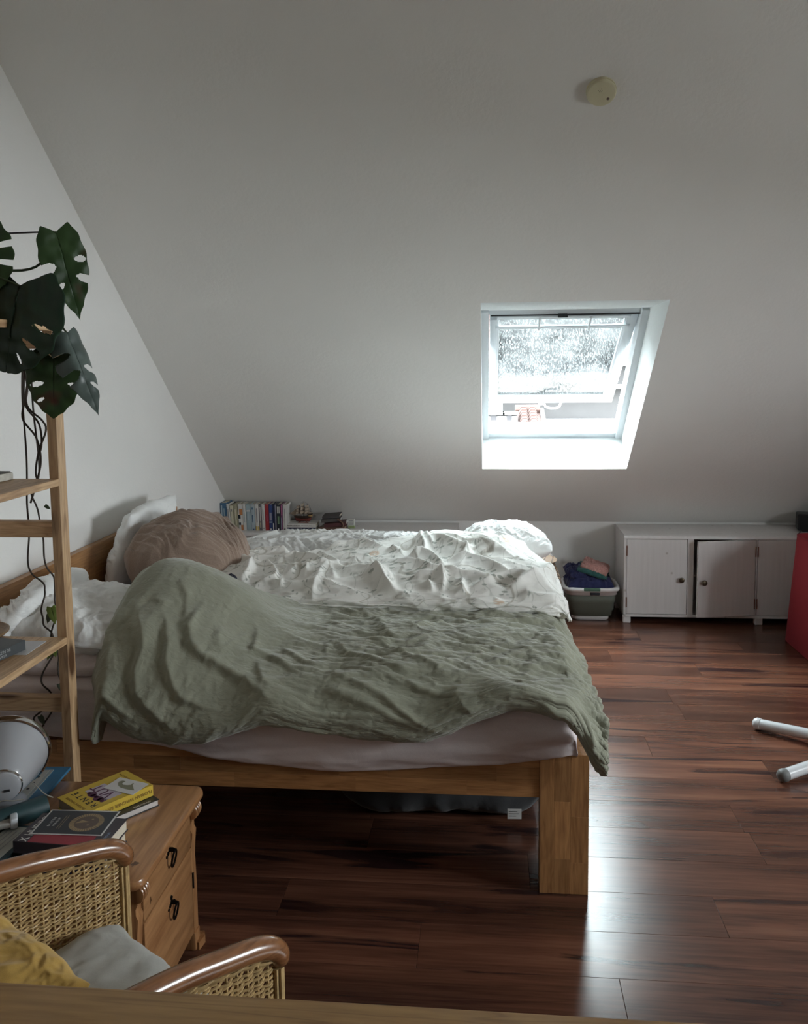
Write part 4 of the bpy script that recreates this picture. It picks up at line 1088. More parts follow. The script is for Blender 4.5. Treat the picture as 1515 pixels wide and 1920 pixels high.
# ---- model ship
ship = thing('model_ship', 'small wooden three-masted model sailing ship standing on two books', 'model ship', (-1.168, 5.40, zb))
M_HULL = plain('ship_dark_hull', (0.05, 0.03, 0.022), 0.5); M_KEEL = plain('ship_red_keel', (0.20, 0.045, 0.035), 0.5)
M_SAIL = plain('ship_parchment_sail', (0.36, 0.29, 0.22), 0.8); M_RIG = plain('ship_rigging', (0.06, 0.045, 0.035), 0.7); M_GOLD = plain('ship_gilding', (0.45, 0.30, 0.12), 0.5)
def hull(z0, z1, w0, w1, l0, l1, mat, name):
    n = 22; P = np.zeros((n, 9, 3))
    for i in range(n):
        u = i / (n - 1) * 2 - 1
        bw = (1 - abs(u) ** 2.4) ** 0.6 if abs(u) < 1 else 0
        if u > 0.3: bw = max(bw, 0.62)
        for j in range(9):
            a = (j / 8 * 2 - 1)
            k = 1 - abs(a) ** 2
            wz = (1 - abs(a)) ; hz = z0 + (z1 - z0) * abs(a) + 0.008 * u * u * abs(a)
            ww = w0 + (w1 - w0) * abs(a)
            ll = l0 + (l1 - l0) * abs(a)
            P[i, j] = (u * ll, math.copysign(ww * bw * (abs(a) ** 0.6), a), hz)
    o = grid_mesh(name, P, mat, ship); m = o.modifiers.new('s', 'SOLIDIFY'); m.thickness = 0.002; return o
hull(0.010, 0.026, 0.0, 0.013, 0.045, 0.054, M_KEEL, 'keel')
hull(0.020, 0.040, 0.006, 0.016, 0.052, 0.060, M_HULL, 'hull')
MB().box(-0.05, 0.052, -0.012, 0.012, 0.034, 0.036).build('deck', M_RIG, ship, False)
MB().box(0.036, 0.060, -0.013, 0.013, 0.040, 0.052, 0.002, 1).build('stern_castle', M_GOLD, ship)
MB().box(0.034, 0.062, -0.014, 0.014, 0.052, 0.058, 0.002, 1).build('stern_rail', M_HULL, ship)
for x in (-0.022, 0.020):
    MB().box(x - 0.002, x + 0.002, -0.014, 0.014, 0.0, 0.014, 0.0005, 1).build('cradle_post', M_KEEL, ship)
MB().box(-0.035, 0.035, -0.012, 0.012, 0.0, 0.003, 0.0008, 1).build('cradle_base', M_KEEL, ship)
for (mx, mh) in ((-0.026, 0.118), (0.002, 0.138), (0.030, 0.124), (0.050, 0.095)):
    mst = MB().tube([(mx, 0, 0.035), (mx, 0, mh)], [0.0016, 0.0008], 6).build('mast', M_RIG, ship)
    for k in range(3 if mx < 0.04 else 1):
        zc = 0.062 + k * (mh - 0.062) * 0.32; wd = (0.017 - 0.004 * k) if mx < 0.04 else 0.011; hh = (mh - 0.062) * 0.29
        P = np.zeros((7, 6, 3))
        for i in range(7):
            for j in range(6):
                a = i / 6 * 2 - 1; b = j / 5
                P[i, j] = (mx - 0.004 - 0.007 * math.sin(PI * b) * (1 - a * a * 0.6) + a * 0.006, a * wd * (1 - 0.12 * b), zc - hh * 0.3 + b * hh)
        # square sails braced round so that they show from the side
        Q = P.copy(); Q[..., 0] = mx + (P[..., 1]) * 0.75 + (P[..., 0] - mx) * 0.4; Q[..., 1] = P[..., 1] * 0.5 + (P[..., 0] - mx)
        sl = grid_mesh('sail', Q, M_SAIL, ship); sm = sl.modifiers.new('s', 'SOLIDIFY'); sm.thickness = 0.0006
        MB().tube([tuple(Q[0, 5]), tuple(Q[6, 5])], 0.0007, 5).build('yard', M_RIG, mst)
MB().tube([(-0.052, 0, 0.042), (-0.088, 0, 0.060)], [0.0014, 0.0007], 6).build('bowsprit', M_RIG, ship)
for (a, b, c_) in (((-0.050, 0, 0.046), (-0.085, 0, 0.058), (-0.030, 0, 0.098)), ((-0.055, 0.001, 0.044), (-0.072, 0.001, 0.053), (-0.030, 0.001, 0.078))):
    g = MB(); v = [g.bm.verts.new(Vector(p) + Vector((0, o_, 0))) for o_ in (-0.0004, 0.0004) for p in (a, b, c_)]
    g.bm.faces.new(v[:3]); g.bm.faces.new(v[3:][::-1])
    for i in range(3): g.bm.faces.new((v[i], v[(i + 1) % 3], v[3 + (i + 1) % 3], v[3 + i]))
    g.build('jib', M_SAIL, ship, False)
g = MB()
for (a, b) in (((-0.088, 0, 0.060), (-0.026, 0, 0.117)), ((-0.026, 0, 0.117), (0.002, 0, 0.137)), ((0.002, 0, 0.137), (0.030, 0, 0.123)), ((0.030, 0, 0.123), (0.05, 0, 0.094)), ((0.05, 0, 0.094), (0.060, 0, 0.05)), ((-0.026, 0, 0.11), (-0.038, 0.014, 0.04)), ((-0.026, 0, 0.11), (-0.014, -0.014, 0.04)), ((0.002, 0, 0.13), (-0.010, -0.014, 0.04)), ((0.002, 0, 0.13), (0.014, -0.014, 0.04)), ((0.03, 0, 0.115), (0.020, -0.014, 0.04)), ((0.03, 0, 0.115), (0.042, -0.014, 0.04))):
    g.tube([a, b], 0.0004, 4)
g.build('rigging', M_RIG, ship)['kind'] = 'stuff'

# ---- leaning heap of small books right of the ship
G2 = 'small books heaped right of the ship'
M_BRC = plain('brown_card_pages', (0.28, 0.21, 0.14), 0.8); M_TAUP = plain('dark_taupe_cover', (0.075, 0.068, 0.066), 0.6); M_WNE = plain('wine_red_cover', (0.09, 0.028, 0.03), 0.55); M_RSE = plain('rose_grey_pages', (0.42, 0.34, 0.32), 0.8)
flat_book('brown paged notebook at the bottom of the small heap', (-0.975, 5.425, 0), (0.16, 0.12, 0.020), R(-3), ZTOP, BRN, pages=M_BRC, tilt=(0, 0))
flat_book('wine red notebook with swollen rose pages in the small heap', (-0.962, 5.428, 0), (0.140, 0.11, 0.024), R(6), ZTOP + 0.0215, M_WNE, pages=M_RSE, tilt=(0, R(-3)))
flat_book('white paged book second from the top of the heap', (-0.985, 5.425, 0), (0.125, 0.10, 0.020), R(2), ZTOP + 0.051, M_TAUP, pages=WHT, tilt=(0, R(-5)))
flat_book('dark taupe book on top of the small leaning heap', (-0.985, 5.44, 0), (0.115, 0.09, 0.016), R(-2), ZTOP + 0.076, M_TAUP, tilt=(R(4), R(-5)))
o = MB().tube(catmull([(-0.94, 5.37, 0.62), (-0.915, 5.365, 0.605), (-0.905, 5.37, 0.58), (-0.915, 5.37, 0.5515)], 14), 0.006, 8).build('leather_strap', BRN)
tag(o, 'brown leather strap curling down the right side of heap', 'strap')
cb = thing('small_box', 'small white and green carton standing right of the book heap', 'box', (-0.862, 5.45, ZTOP), R(-4))
MB().box(-0.020, 0.020, -0.012, 0.012, 0.0, 0.018, 0.0008, 1).build('green_band', plain('carton_green', (0.30, 0.36, 0.17), 0.7), cb)
MB().box(-0.020, 0.020, -0.012, 0.012, 0.018, 0.060, 0.0008, 1).build('white_panel', plain('carton_white', (0.62, 0.64, 0.60), 0.7), cb)
g = MB()
for i in range(4): g.box(-0.014, 0.012, -0.0128, -0.012, 0.024 + i * 0.008, 0.027 + i * 0.008)
g.build('printed_lines', GRYT, cb, False)['kind'] = 'stuff'
pc = thing('trinket', 'tiny black oval object lying before the small carton', 'trinket', (-0.872, 5.385, ZTOP))
MB().lathe([(0.002, 0.0), (0.010, 0.001), (0.011, 0.004), (0.006, 0.007)], (0, 0, 0), 16, sx=1.0, sy=0.6).build('body', BLK, pc)

# ---- laundry basket with folded clothes
M_BSK = plain('grey_green_silicone', (0.145, 0.165, 0.135), 0.6, noise_a=0.03); M_BSW = plain('white_plastic', (0.72, 0.70, 0.69), 0.35, noise_a=0.02); M_BSG = plain('dark_green_grip', (0.08, 0.16, 0.11), 0.45)
bk = thing('laundry_basket', 'collapsible grey-green laundry basket with a white rim beside the cabinet', 'basket', (0.647, 5.43, 0))
def sup(a, b, e, n):
    P = []
    for k in range(n):
        t = 2 * PI * k / n; c_, s_ = math.cos(t), math.sin(t)
        P.append((a * math.copysign(abs(c_) ** (2 / e), c_), b * math.copysign(abs(s_) ** (2 / e), s_)))
    return P
def ringstack(levels, n=72):
    A = np.zeros((n, len(levels), 3))
    for j, (a, b, e, z) in enumerate(levels):
        q = sup(a, b, e, n)
        for k in range(n): A[k, j] = (q[k][0], q[k][1], z)
    return A
P = ringstack([(0.115, 0.100, 5, 0.030), (0.130, 0.114, 5, 0.032), (0.133, 0.117, 5, 0.065), (0.142, 0.125, 5, 0.070), (0.144, 0.127, 5, 0.115), (0.149, 0.131, 5, 0.118), (0.153, 0.134, 5, 0.172), (0.150, 0.131, 5, 0.172), (0.140, 0.120, 5, 0.12), (0.128, 0.112, 5, 0.04), (0.05, 0.05, 4, 0.038), (0.001, 0.001, 4, 0.038)])
grid_mesh('basket_wall', P, M_BSK, bk, closed_u=True, smooth=False)
P = ringstack([(0.001, 0.001, 4, 0.0), (0.105, 0.092, 5, 0.0), (0.112, 0.098, 5, 0.004), (0.114, 0.1, 5, 0.031), (0.1, 0.09, 5, 0.031)])
grid_mesh('base_tray', P, M_BSW, bk, closed_u=True, smooth=False)
P = ringstack([(0.150, 0.131, 5, 0.168), (0.160, 0.141, 5, 0.168), (0.161, 0.142, 5, 0.188), (0.170, 0.150, 4.5, 0.190), (0.176, 0.156, 4.5, 0.197), (0.177, 0.157, 4.5, 0.208), (0.172, 0.152, 4.5, 0.215), (0.160, 0.140, 4.5, 0.216), (0.153, 0.134, 4.5, 0.212), (0.150, 0.131, 5, 0.190), (0.150, 0.131, 5, 0.168)])
grid_mesh('rim', P, M_BSW, bk, closed_u=True)
g = MB().box(-0.052, 0.048, -0.1585, -0.140, 0.198, 0.2165, 0.004, 2); g.build('handle', M_BSG, bk)
g = MB().box(-0.012, 0.046, -0.1455, -0.138, 0.170, 0.190, 0.006, 2); g.build('grip_opening', BLK, bk)
M_NAVYC = fabric('navy_cotton', (0.022, 0.026, 0.085), 500, 0.9, 0.4, 25)
M_TEALC = fabric('teal_cotton', (0.03, 0.11, 0.10), 500, 0.9, 0.4, 25)
M_PINKC = fabric('pink_floral_cotton', (0.48, 0.26, 0.23), 90, 0.9, 0.9, 60, vary=0.3)
pillow('folded_garment', 'folded navy garment filling the laundry basket', (0.640, 5.425, 0.215), (0.285, 0.245, 0.14), (R(0), R(3), R(3)), M_NAVYC, 71, ears=0.0, wr=0.012, cat='garment', res=90, power=3.5)
pillow('folded_garment', 'navy sweatshirt heaped at the left of the laundry basket', (0.590, 5.435, 0.272), (0.18, 0.20, 0.085), (R(4), R(10), R(10)), M_NAVYC, 73, ears=0.0, wr=0.010, cat='garment', res=80, power=3.0)
pillow('folded_garment', 'teal folded garment under the pink one', (0.668, 5.415, 0.293), (0.19, 0.19, 0.035), (R(2), R(16), R(-12)), M_TEALC, 75, ears=0.02, wr=0.006, cat='garment', res=80, power=6.0, lump=0.008)
pillow('folded_garment', 'crinkled pink patterned garment on top of the laundry', (0.682, 5.425, 0.316), (0.17, 0.17, 0.045), (R(4), R(18), R(-14)), M_PINKC, 77, ears=0.02, wr=0.012, cat='garment', res=110, power=6.0, grain=(7, 7), lump=0.008)

# ---- wicker basket behind the bed's foot end
M_WICK = plain('dark_wicker', (0.12, 0.075, 0.045), 0.7)
wk = thing('wicker_basket', 'round dark wicker basket standing behind the bed foot', 'basket', (0.235, 4.86, 0))
g = MB()
for j in range(46):
    z = 0.01 + j * 0.0105; r0 = 0.155 + 0.03 * math.sin(PI * j / 46)
    if j > 36: r0 -= 0.0012 * (j - 36) ** 1.3
    pts = [((r0 + 0.004 * (1 if (k + j) % 2 else -1)) * math.cos(2 * PI * k / 40), (r0 + 0.004 * (1 if (k + j) % 2 else -1)) * math.sin(2 * PI * k / 40)) for k in range(41)]
    g.tube([(p[0], p[1], z) for p in pts], 0.0058, 5, False)
g.build('woven_wall', M_WICK, wk)['kind'] = 'stuff'
MB().lathe([(0.155, 0.482), (0.162, 0.492), (0.150, 0.500), (0.10, 0.515), (0.03, 0.524), (0.012, 0.526)], (0, 0, 0), 40).build('lid', M_WICK, wk)
MB().lathe([(0.14, 0.0), (0.15, 0.004), (0.15, 0.014), (0.14, 0.018)], (0, 0, 0), 32).build('base', M_WICK, wk)
MB().tube(catmull([(0.08, -0.10, 0.50), (0.10, -0.12, 0.545), (0.13, -0.10, 0.53), (0.125, -0.08, 0.49)], 16), 0.003, 6).build('loop_handle', M_BSW, wk)

# ---- red bin, black box
M_RED = plain('red_felt', (0.27, 0.014, 0.022), 0.85, noise_s=40, noise_a=0.05, bump_s=0.1)
rb = thing('storage_bin', 'tall open red felt bin standing before the white cabinet', 'bin', (2.005, 4.76, 0), R(1.5))
P = ringstack([(0.001, 0.001, 8, 0.0), (0.300, 0.300, 9, 0.0), (0.304, 0.304, 9, 0.004), (0.268, 0.268, 9, 0.612), (0.266, 0.266, 9, 0.618), (0.260, 0.260, 9, 0.618), (0.258, 0.258, 9, 0.612), (0.290, 0.290, 9, 0.012), (0.001, 0.001, 8, 0.012)], 120)
grid_mesh('bin_wall', P, M_RED, rb, closed_u=True, smooth=False)
MB().tube([(q[0] * 1.0, q[1] * 1.0, 0.616) for q in sup(0.265, 0.265, 9, 120)] + [(0.265, 0, 0.616)], 0.005, 6, False).build('rim_seam', M_RED, rb)
bx = thing('black_box', 'small black rounded box on the cabinet at the right edge', 'box', (2.02, 5.44, ZTOP), R(-12))
MB().box(-0.12, 0.12, -0.06, 0.055, 0.008, 0.112, 0.012, 3).build('housing', plain('black_plastic', (0.012, 0.013, 0.015), 0.35), bx)
MB().box(-0.11, 0.11, -0.063, -0.058, 0.016, 0.102, 0.004, 2).build('grille', plain('black_mesh', (0.006, 0.006, 0.007), 0.8), bx)
MB().box(-0.09, 0.09, -0.05, 0.045, 0.0, 0.009, 0.002, 1).build('foot_pad', BLK, bx)
o = MB().tube(catmull([(1.905, 5.405, ZTOP + 0.0035), (1.885, 5.36, ZTOP + 0.0035), (1.87, 5.335, ZTOP + 0.0035), (1.90, 5.325, ZTOP + 0.0035)], 14), 0.0032, 6).build('power_cable', BLK)
tag(o, 'short black cable lying before the small black box', 'cable')

# ---- smoke detector on the slope
nrm = Vector((0, -math.sin(SLOPE), -math.cos(SLOPE)))
pd = Vector((0.402, 3.171, zslope(3.171)))
sd = thing('smoke_detector', 'round cream smoke detector mounted high on the sloping wall', 'smoke detector', pd)
M_CRM = plain('aged_cream_plastic', (0.58, 0.54, 0.37), 0.5, noise_a=0.03)
MB().lathe([(0.052, 0.0), (0.052, 0.006), (0.049, 0.007), (0.050, 0.009), (0.051, 0.018), (0.048, 0.023), (0.040, 0.025), (0.001, 0.025)], (0, 0, 0), 48, nrm).build('housing', M_CRM, sd)
dn = Vector((0, math.cos(SLOPE), -math.sin(SLOPE)))
MB().lathe([(0.005, 0.022), (0.0055, 0.026), (0.004, 0.027)], Vector((0.024, 0, 0)) + dn * 0.018, 14, nrm).build('test_button', plain('button_brown', (0.10, 0.06, 0.04), 0.5), sd)
g = MB()
for k in range(7):
    a = 2 * PI * k / 6; rr = 0.006 if k < 6 else 0
    g.lathe([(0.0011, 0.024), (0.0011, 0.0256)], Vector((-0.006 + rr * math.cos(a), 0, 0)) + dn * (-0.016 + rr * math.sin(a)), 6, nrm)
g.build('sound_holes', M_INK, sd)['kind'] = 'stuff'

# ---- star base at the right edge
M_TUBE = plain('white_lacquered_steel', (0.66, 0.68, 0.70), 0.25, 0.0, 0.4, noise_a=0.02); M_CAP = plain('grey_rubber_cap', (0.16, 0.165, 0.16), 0.55)
st = thing('swivel_stool', 'swivel stool with a white star-shaped tube base at the right edge', 'stool', (1.515, 3.474, 0))
for k, a in enumerate((141, 207, 279, 351, 63)):
    ca, sa = math.cos(R(a)), math.sin(R(a)); L_ = 0.435
    lg = MB().tube([(0.03 * ca, 0.03 * sa, 0.060), (0.25 * ca, 0.25 * sa, 0.042), (L_ * ca, L_ * sa, 0.027)], 0.0225, 20).build('leg', M_TUBE, st)
    e = Vector((L_ * ca, L_ * sa, 0.027)); dv = Vector((ca, sa, -0.06))
    mt_ = M_TUBE if k == 0 else M_CAP
    MB().lathe([(0.0245, -0.006), (0.0255, 0.0), (0.0255, 0.012), (0.020, 0.022), (0.010, 0.028), (0.001, 0.029)], e, 20, dv).build('end_cap', mt_, lg)
MB().lathe([(0.045, 0.03), (0.05, 0.045), (0.05, 0.085), (0.03, 0.095), (0.025, 0.10), (0.025, 0.40)], (0, 0, 0), 24).build('column', M_TUBE, st)
MB().lathe([(0.04, 0.40), (0.15, 0.41), (0.155, 0.43), (0.14, 0.455), (0.001, 0.46)], (0, 0, 0), 32).build('seat', BLK, st)
# ================================================================== NEAR SIDE
PN = dict(dark=(0.20, 0.088, 0.032), mid=(0.52, 0.325, 0.165), light=(0.68, 0.47, 0.27))
M_PNX = wood('pine_x', PN['dark'], PN['mid'], PN['light'], 'X', 1, 0.5, 0, 0.12, True)
M_PNY = wood('pine_y', PN['dark'], PN['mid'], PN['light'], 'Y', 1, 0.5, 0, 0.12, True)
M_PNZ = wood('pine_z', PN['dark'], PN['mid'], PN['light'], 'Z', 1, 0.5, 0, 0.12, True)
sh = thing('ladder_shelf', 'tall open pine shelf unit standing along the left wall', 'shelf')
LY = 2.385
for (lx, ly) in ((-1.262, LY), (-1.262, 1.50), (-1.672, LY), (-1.672, 1.50)):
    MB().box(lx, lx + 0.031, ly, ly + 0.044, 0, 1.745, 0.002, 1).build('leg', M_PNZ, sh)
for ly in (LY + 0.006, 1.506):
    for (z0, z1) in ((1.104, 1.152), (0.575, 0.621), (0.14, 0.186), (1.655, 1.70)):
        MB().box(-1.641, -1.262, ly, ly + 0.030, z0, z1, 0.0015, 1).build('rung', M_PNX, sh)
for z0 in (0.787, 1.258, 1.704):
    for (a, b_) in ((-1.672, -1.536), (-1.535, -1.380), (-1.379, -1.232)):
        MB().box(a, b_, 1.548, LY - 0.001, z0, z0 + 0.021, 0.0015, 1).build('shelf_board', M_PNY, sh)
# things on the shelf boards
sb = thing('stone_slab', 'long grey stone slab with a pale edge on the upper board', 'slab', (-1.43, 2.16, 1.2795), R(-3))
MB().box(-0.09, 0.06, -0.24, 0.21, 0.0, 0.022, 0.005, 2).build('slab', plain('pale_travertine', (0.52, 0.50, 0.44), 0.8, noise_s=30, noise_a=0.25, bump_s=0.4), sb)
MB().box(-0.086, 0.055, -0.236, 0.205, 0.0225, 0.025, 0.001, 1).build('dark_face', plain('dark_slate_face', (0.10, 0.095, 0.085), 0.7), sb)
zs2 = 0.8085
M_PAPER = plain('white_paper', (0.62, 0.63, 0.66), 0.8, noise_a=0.02)
o = MB().box(-0.055, 0.055, -0.06, 0.06, 0, 0.0012, 0, 1).build('paper_sheet', M_PAPER, None, False); o.location = (-1.325, 2.28, zs2); o.rotation_euler = (0, 0, R(2))
tag(o, 'white sheet of paper under the dark book on the shelf', 'paper')
M_GBK = plain('charcoal_book_cover', (0.055, 0.062, 0.066), 0.55)
gb = flat_book('charcoal book with grey spine lettering on the lower board', (-1.383, 2.175, 0), (0.21, 0.14, 0.028), R(78), zs2 + 0.0015, M_GBK)
# its spine (local -y) faces the room
add_text('NN MAGAZIN DE', 0.012, gb, plain('grey_ink', (0.40, 0.42, 0.42), 0.6), basis((0.0, -0.0715, 0.019), (1, 0, 0), (0, 0, 1)))
add_text('COX | PAPPS K', 0.010, gb, MATS['grey_ink'], basis((0.0, -0.0715, 0.008), (1, 0, 0), (0, 0, 1)))
bw = thing('wooden_bowl', 'shallow round wooden bowl behind the charcoal book', 'bowl', (-1.50, 2.34, zs2))
MB().lathe([(0.05, 0.0), (0.085, 0.006), (0.102, 0.020), (0.103, 0.026), (0.099, 0.027), (0.082, 0.014), (0.05, 0.008), (0.001, 0.007)], (0, 0, 0), 40).build('bowl', wood('olive_bowl', (0.10, 0.05, 0.02), (0.26, 0.16, 0.08), (0.36, 0.24, 0.13), 'X', 1.5, 0.5), bw)

# ---- plants
def leaf_mat(name, c0, c1, spec=0.3, brown=False):
    m, nt, b = new_mat(name)
    co = objcoord(nt)
    n = N(nt, 'ShaderNodeTexNoise'); n.inputs['Scale'].default_value = 14; n.inputs['Detail'].default_value = 3; nt.links.new(co, n.inputs['Vector'])
    c = ramp(nt, n.outputs[0], [(0.3, c0), (0.7, c1)])
    if brown:
        n2 = N(nt, 'ShaderNodeTexNoise'); n2.inputs['Scale'].default_value = 9; nt.links.new(co, n2.inputs['Vector'])
        c = mixc(nt, ramp(nt, n2.outputs[0], [(0.58, (0, 0, 0)), (0.66, (1, 1, 1))]), c, (0.06, 0.02, 0.012))
    nt.links.new(c, b.inputs['Base Color']); b.inputs['Roughness'].default_value = 0.42; b.inputs['Specular IOR Level'].default_value = spec
    b.inputs['Subsurface Weight'].default_value = 0.0
    return m
M_LF = leaf_mat('monstera_dark', (0.012, 0.030, 0.018), (0.020, 0.048, 0.024))
M_LF2 = leaf_mat('monstera_olive', (0.022, 0.045, 0.015), (0.035, 0.070, 0.022), brown=True)
M_LF3 = leaf_mat('monstera_grey', (0.05, 0.07, 0.062), (0.09, 0.12, 0.105), 0.6)
M_STEM = plain('green_stem', (0.035, 0.055, 0.02), 0.6); M_ROOT = plain('brown_aerial_root', (0.045, 0.034, 0.026), 0.8)

def leaf(parent, P0, tip, side, L, Wd, slits, mat, curl=0.15, fold_=0.12, droop=0.2, base=0.28, name='leaf', seed=0, splits_r=None, nt_=120, nw=26, taper=1.5):
    """P0 petiole joint; tip and side unit directions; slits: (side, t, w0, w1, width): w1=1 opens to the margin"""
    T = Vector(tip).normalized(); S = Vector(side); S = (S - T * S.dot(T)).normalized(); Nn = T.cross(S)
    for sd in (-1, 1):
        t = np.linspace(0, 1, nt_)[:, None]; w = np.linspace(0, 1, nw)[None]
        # margin: from back of the lobe (t=0) round to the tip (t=1)
        mid = t ** 1.15                                    # along the midrib
        ang = (1 - t) * 2.15 + t * 0.10                    # direction of the side vein against the tip direction
        reach = np.where(t < 0.999, (0.62 + 0.42 * np.sin(PI * np.clip(t * 1.05, 0, 1)) ** 0.7) * (1 - t ** taper) ** 0.75, 0)
        wob = 1 + 0.03 * np.sin(t * 40 + seed) * w
        dx = np.sin(ang) * reach * w * Wd * wob; dy = np.cos(ang) * reach * w * Wd * wob * 0.9
        a = mid * L + dy; b_ = sd * dx
        z = -curl * (b_ ** 2) / Wd + fold_ * np.abs(b_) * 0.5 - droop * (a / L) ** 2 * L * 0.4 + 0.006 * noise2(a * 30, b_ * 30, seed)
        Pw = np.zeros((nt_, nw, 3))
        for k in range(3): Pw[..., k] = P0[k] + T[k] * a + S[k] * b_ + Nn[k] * z
        tm = (t[:-1] + t[1:]) / 2 + 0 * w[:, :-1]; wm = (w[:, :-1] + w[:, 1:]) / 2 + 0 * t[:-1]
        mask = np.ones(tm.shape, bool)
        for (ss, tc, w0, w1, wd) in slits:
            if ss == sd:
                k = np.clip((wm - w0) / (w1 - w0), 0, 1)
                half = wd * (np.sin(PI * k) ** 0.6 if w1 < 1 else np.clip(k * 2.5, 0, 1) ** 0.7)
                mask &= ~((np.abs(tm - tc) < half) & (wm > w0) & (wm < w1))
        yield Pw, mask
def add_leaf(parent, P0, tip, side, L, Wd, slits, mat, name='leaf', **kw):
    meshes = []
    g = None
    for Pw, mask in leaf(parent, P0, tip, side, L, Wd, slits, mat, **kw):
        o = grid_mesh(name, Pw, mat, None, mask=mask); meshes.append(o)
    a, b_ = meshes
    bm = bmesh.new(); bm.from_mesh(a.data); bm.from_mesh(b_.data)
    bmesh.ops.remove_doubles(bm, verts=bm.verts, dist=0.0003)
    bm.to_mesh(a.data); bm.free()
    bpy.data.objects.remove(b_)
    a.parent = parent
    a.data.polygons.foreach_set('use_smooth', [True] * len(a.data.polygons))
    md = a.modifiers.new('thickness', 'SOLIDIFY'); md.thickness = 0.0009
    T = Vector(tip).normalized()
    return a
mo = thing('monstera', 'large monstera with dark split leaves on top of the ladder shelf', 'plant')
ry = 2.16
add_leaf(mo, (-1.197, ry, 1.812), (-0.22, -0.10, -1), (1, -0.15, -0.1), 0.225, 0.150, [(1, .40, .42, .92, .018), (1, .55, .30, .90, .018), (1, .70, .35, .85, .014), (-1, .4, .4, .9, .02), (-1, .56, .4, 1, .02)], M_LF, seed=1, taper=2.2)
add_leaf(mo, (-1.122, ry + 0.06, 1.955), (0.20, 0.10, -1), (0.8, 0.5, 0.16), 0.235, 0.062, [(1, .36, .45, .96, .03), (1, .52, .40, 1.0, .035), (-1, .40, .40, 1.0, .05), (-1, .58, .30, .9, .028)], M_LF2, seed=2, fold_=0.3, taper=2.6)
add_leaf(mo, (-1.30, ry - 0.02, 1.945), (0.30, 0.05, -1), (1, 0, 0.3), 0.15, 0.090, [(1, .34, .3, 1, .03), (1, .52, .3, 1, .03), (-1, .3, .3, 1, .04)], M_LF2, seed=3, taper=2.2)
add_leaf(mo, (-1.155, ry + 0.08, 1.625), (-0.08, 0, -1), (1, 0.2, 0), 0.165, 0.080, [(1, .4, .5, 1, .025), (-1, .42, .35, .9, .03), (-1, .6, .5, .9, .02)], M_LF2, seed=4, taper=2.0)
add_leaf(mo, (-1.095, ry + 0.04, 1.690), (0.42, -0.10, -1), (0.55, 0.75, 0.25), 0.235, 0.050, [(1, .45, .20, 1.0, .04), (-1, .30, .3, 1.0, .035), (-1, .50, .15, 1.0, .05), (1, .62, .3, 1.0, .03)], M_LF3, seed=5, fold_=0.6, curl=1.0, droop=0.1, taper=3.0)
pot = MB().lathe([(0.085, 0.0), (0.09, 0.004), (0.115, 0.16), (0.12, 0.17), (0.112, 0.172), (0.105, 0.15), (0.001, 0.145)], (-1.47, 2.05, 1.7255), 36).build('pot', plain('terracotta_pot', (0.30, 0.13, 0.07), 0.8), mo)
for (e, m1_) in (((-1.197, ry, 1.812), (-1.32, 2.14, 1.86)), ((-1.122, ry + 0.06, 1.955), (-1.22, 2.24, 1.86)), ((-1.30, ry - 0.02, 1.945), (-1.40, 2.1, 1.95)), ((-1.155, ry + 0.08, 1.625), (-1.24, 2.24, 1.74)), ((-1.095, ry + 0.04, 1.690), (-1.20, 2.24, 1.78))):
    MB().tube(catmull([(-1.46, 2.06, 1.88), m1_, e], 20), [0.0045 - 0.002 * k / 19 for k in range(20)], 8).build('petiole', M_STEM, mo)
for pts in ([(-1.25, 2.25, 1.62), (-1.30, 2.36, 1.54), (-1.31, 2.42, 1.46), (-1.285, 2.445, 1.40), (-1.275, 2.445, 1.33), (-1.30, 2.448, 1.25), (-1.315, 2.45, 1.21)],
            [(-1.24, 2.27, 1.60), (-1.285, 2.40, 1.50), (-1.262, 2.44, 1.45), (-1.255, 2.445, 1.42), (-1.28, 2.445, 1.36), (-1.292, 2.445, 1.30), (-1.288, 2.45, 1.27)],
            [(-1.25, 2.26, 1.61), (-1.30, 2.42, 1.50), (-1.275, 2.445, 1.44), (-1.27, 2.445, 1.38), (-1.285, 2.445, 1.34)]):
    pts = [p if p[1] < 2.40 else (p[0] * 1.033, p[1], 1.6 - (1.6 - p[2]) * 1.033) for p in pts]
    MB().tube(catmull(pts, 40), 0.0030, 6).build('aerial_root', M_ROOT, mo)
co_ = MB().tube([(-1.66, 2.28, 1.958), (-1.40, 2.25, 1.957), (-1.13, 2.225, 1.956)], 0.0025, 6).build('support_cord', plain('violet_cord', (0.05, 0.045, 0.06), 0.7))
tag(co_, 'thin dark cord stretched from the wall to the monstera leaf', 'cord')

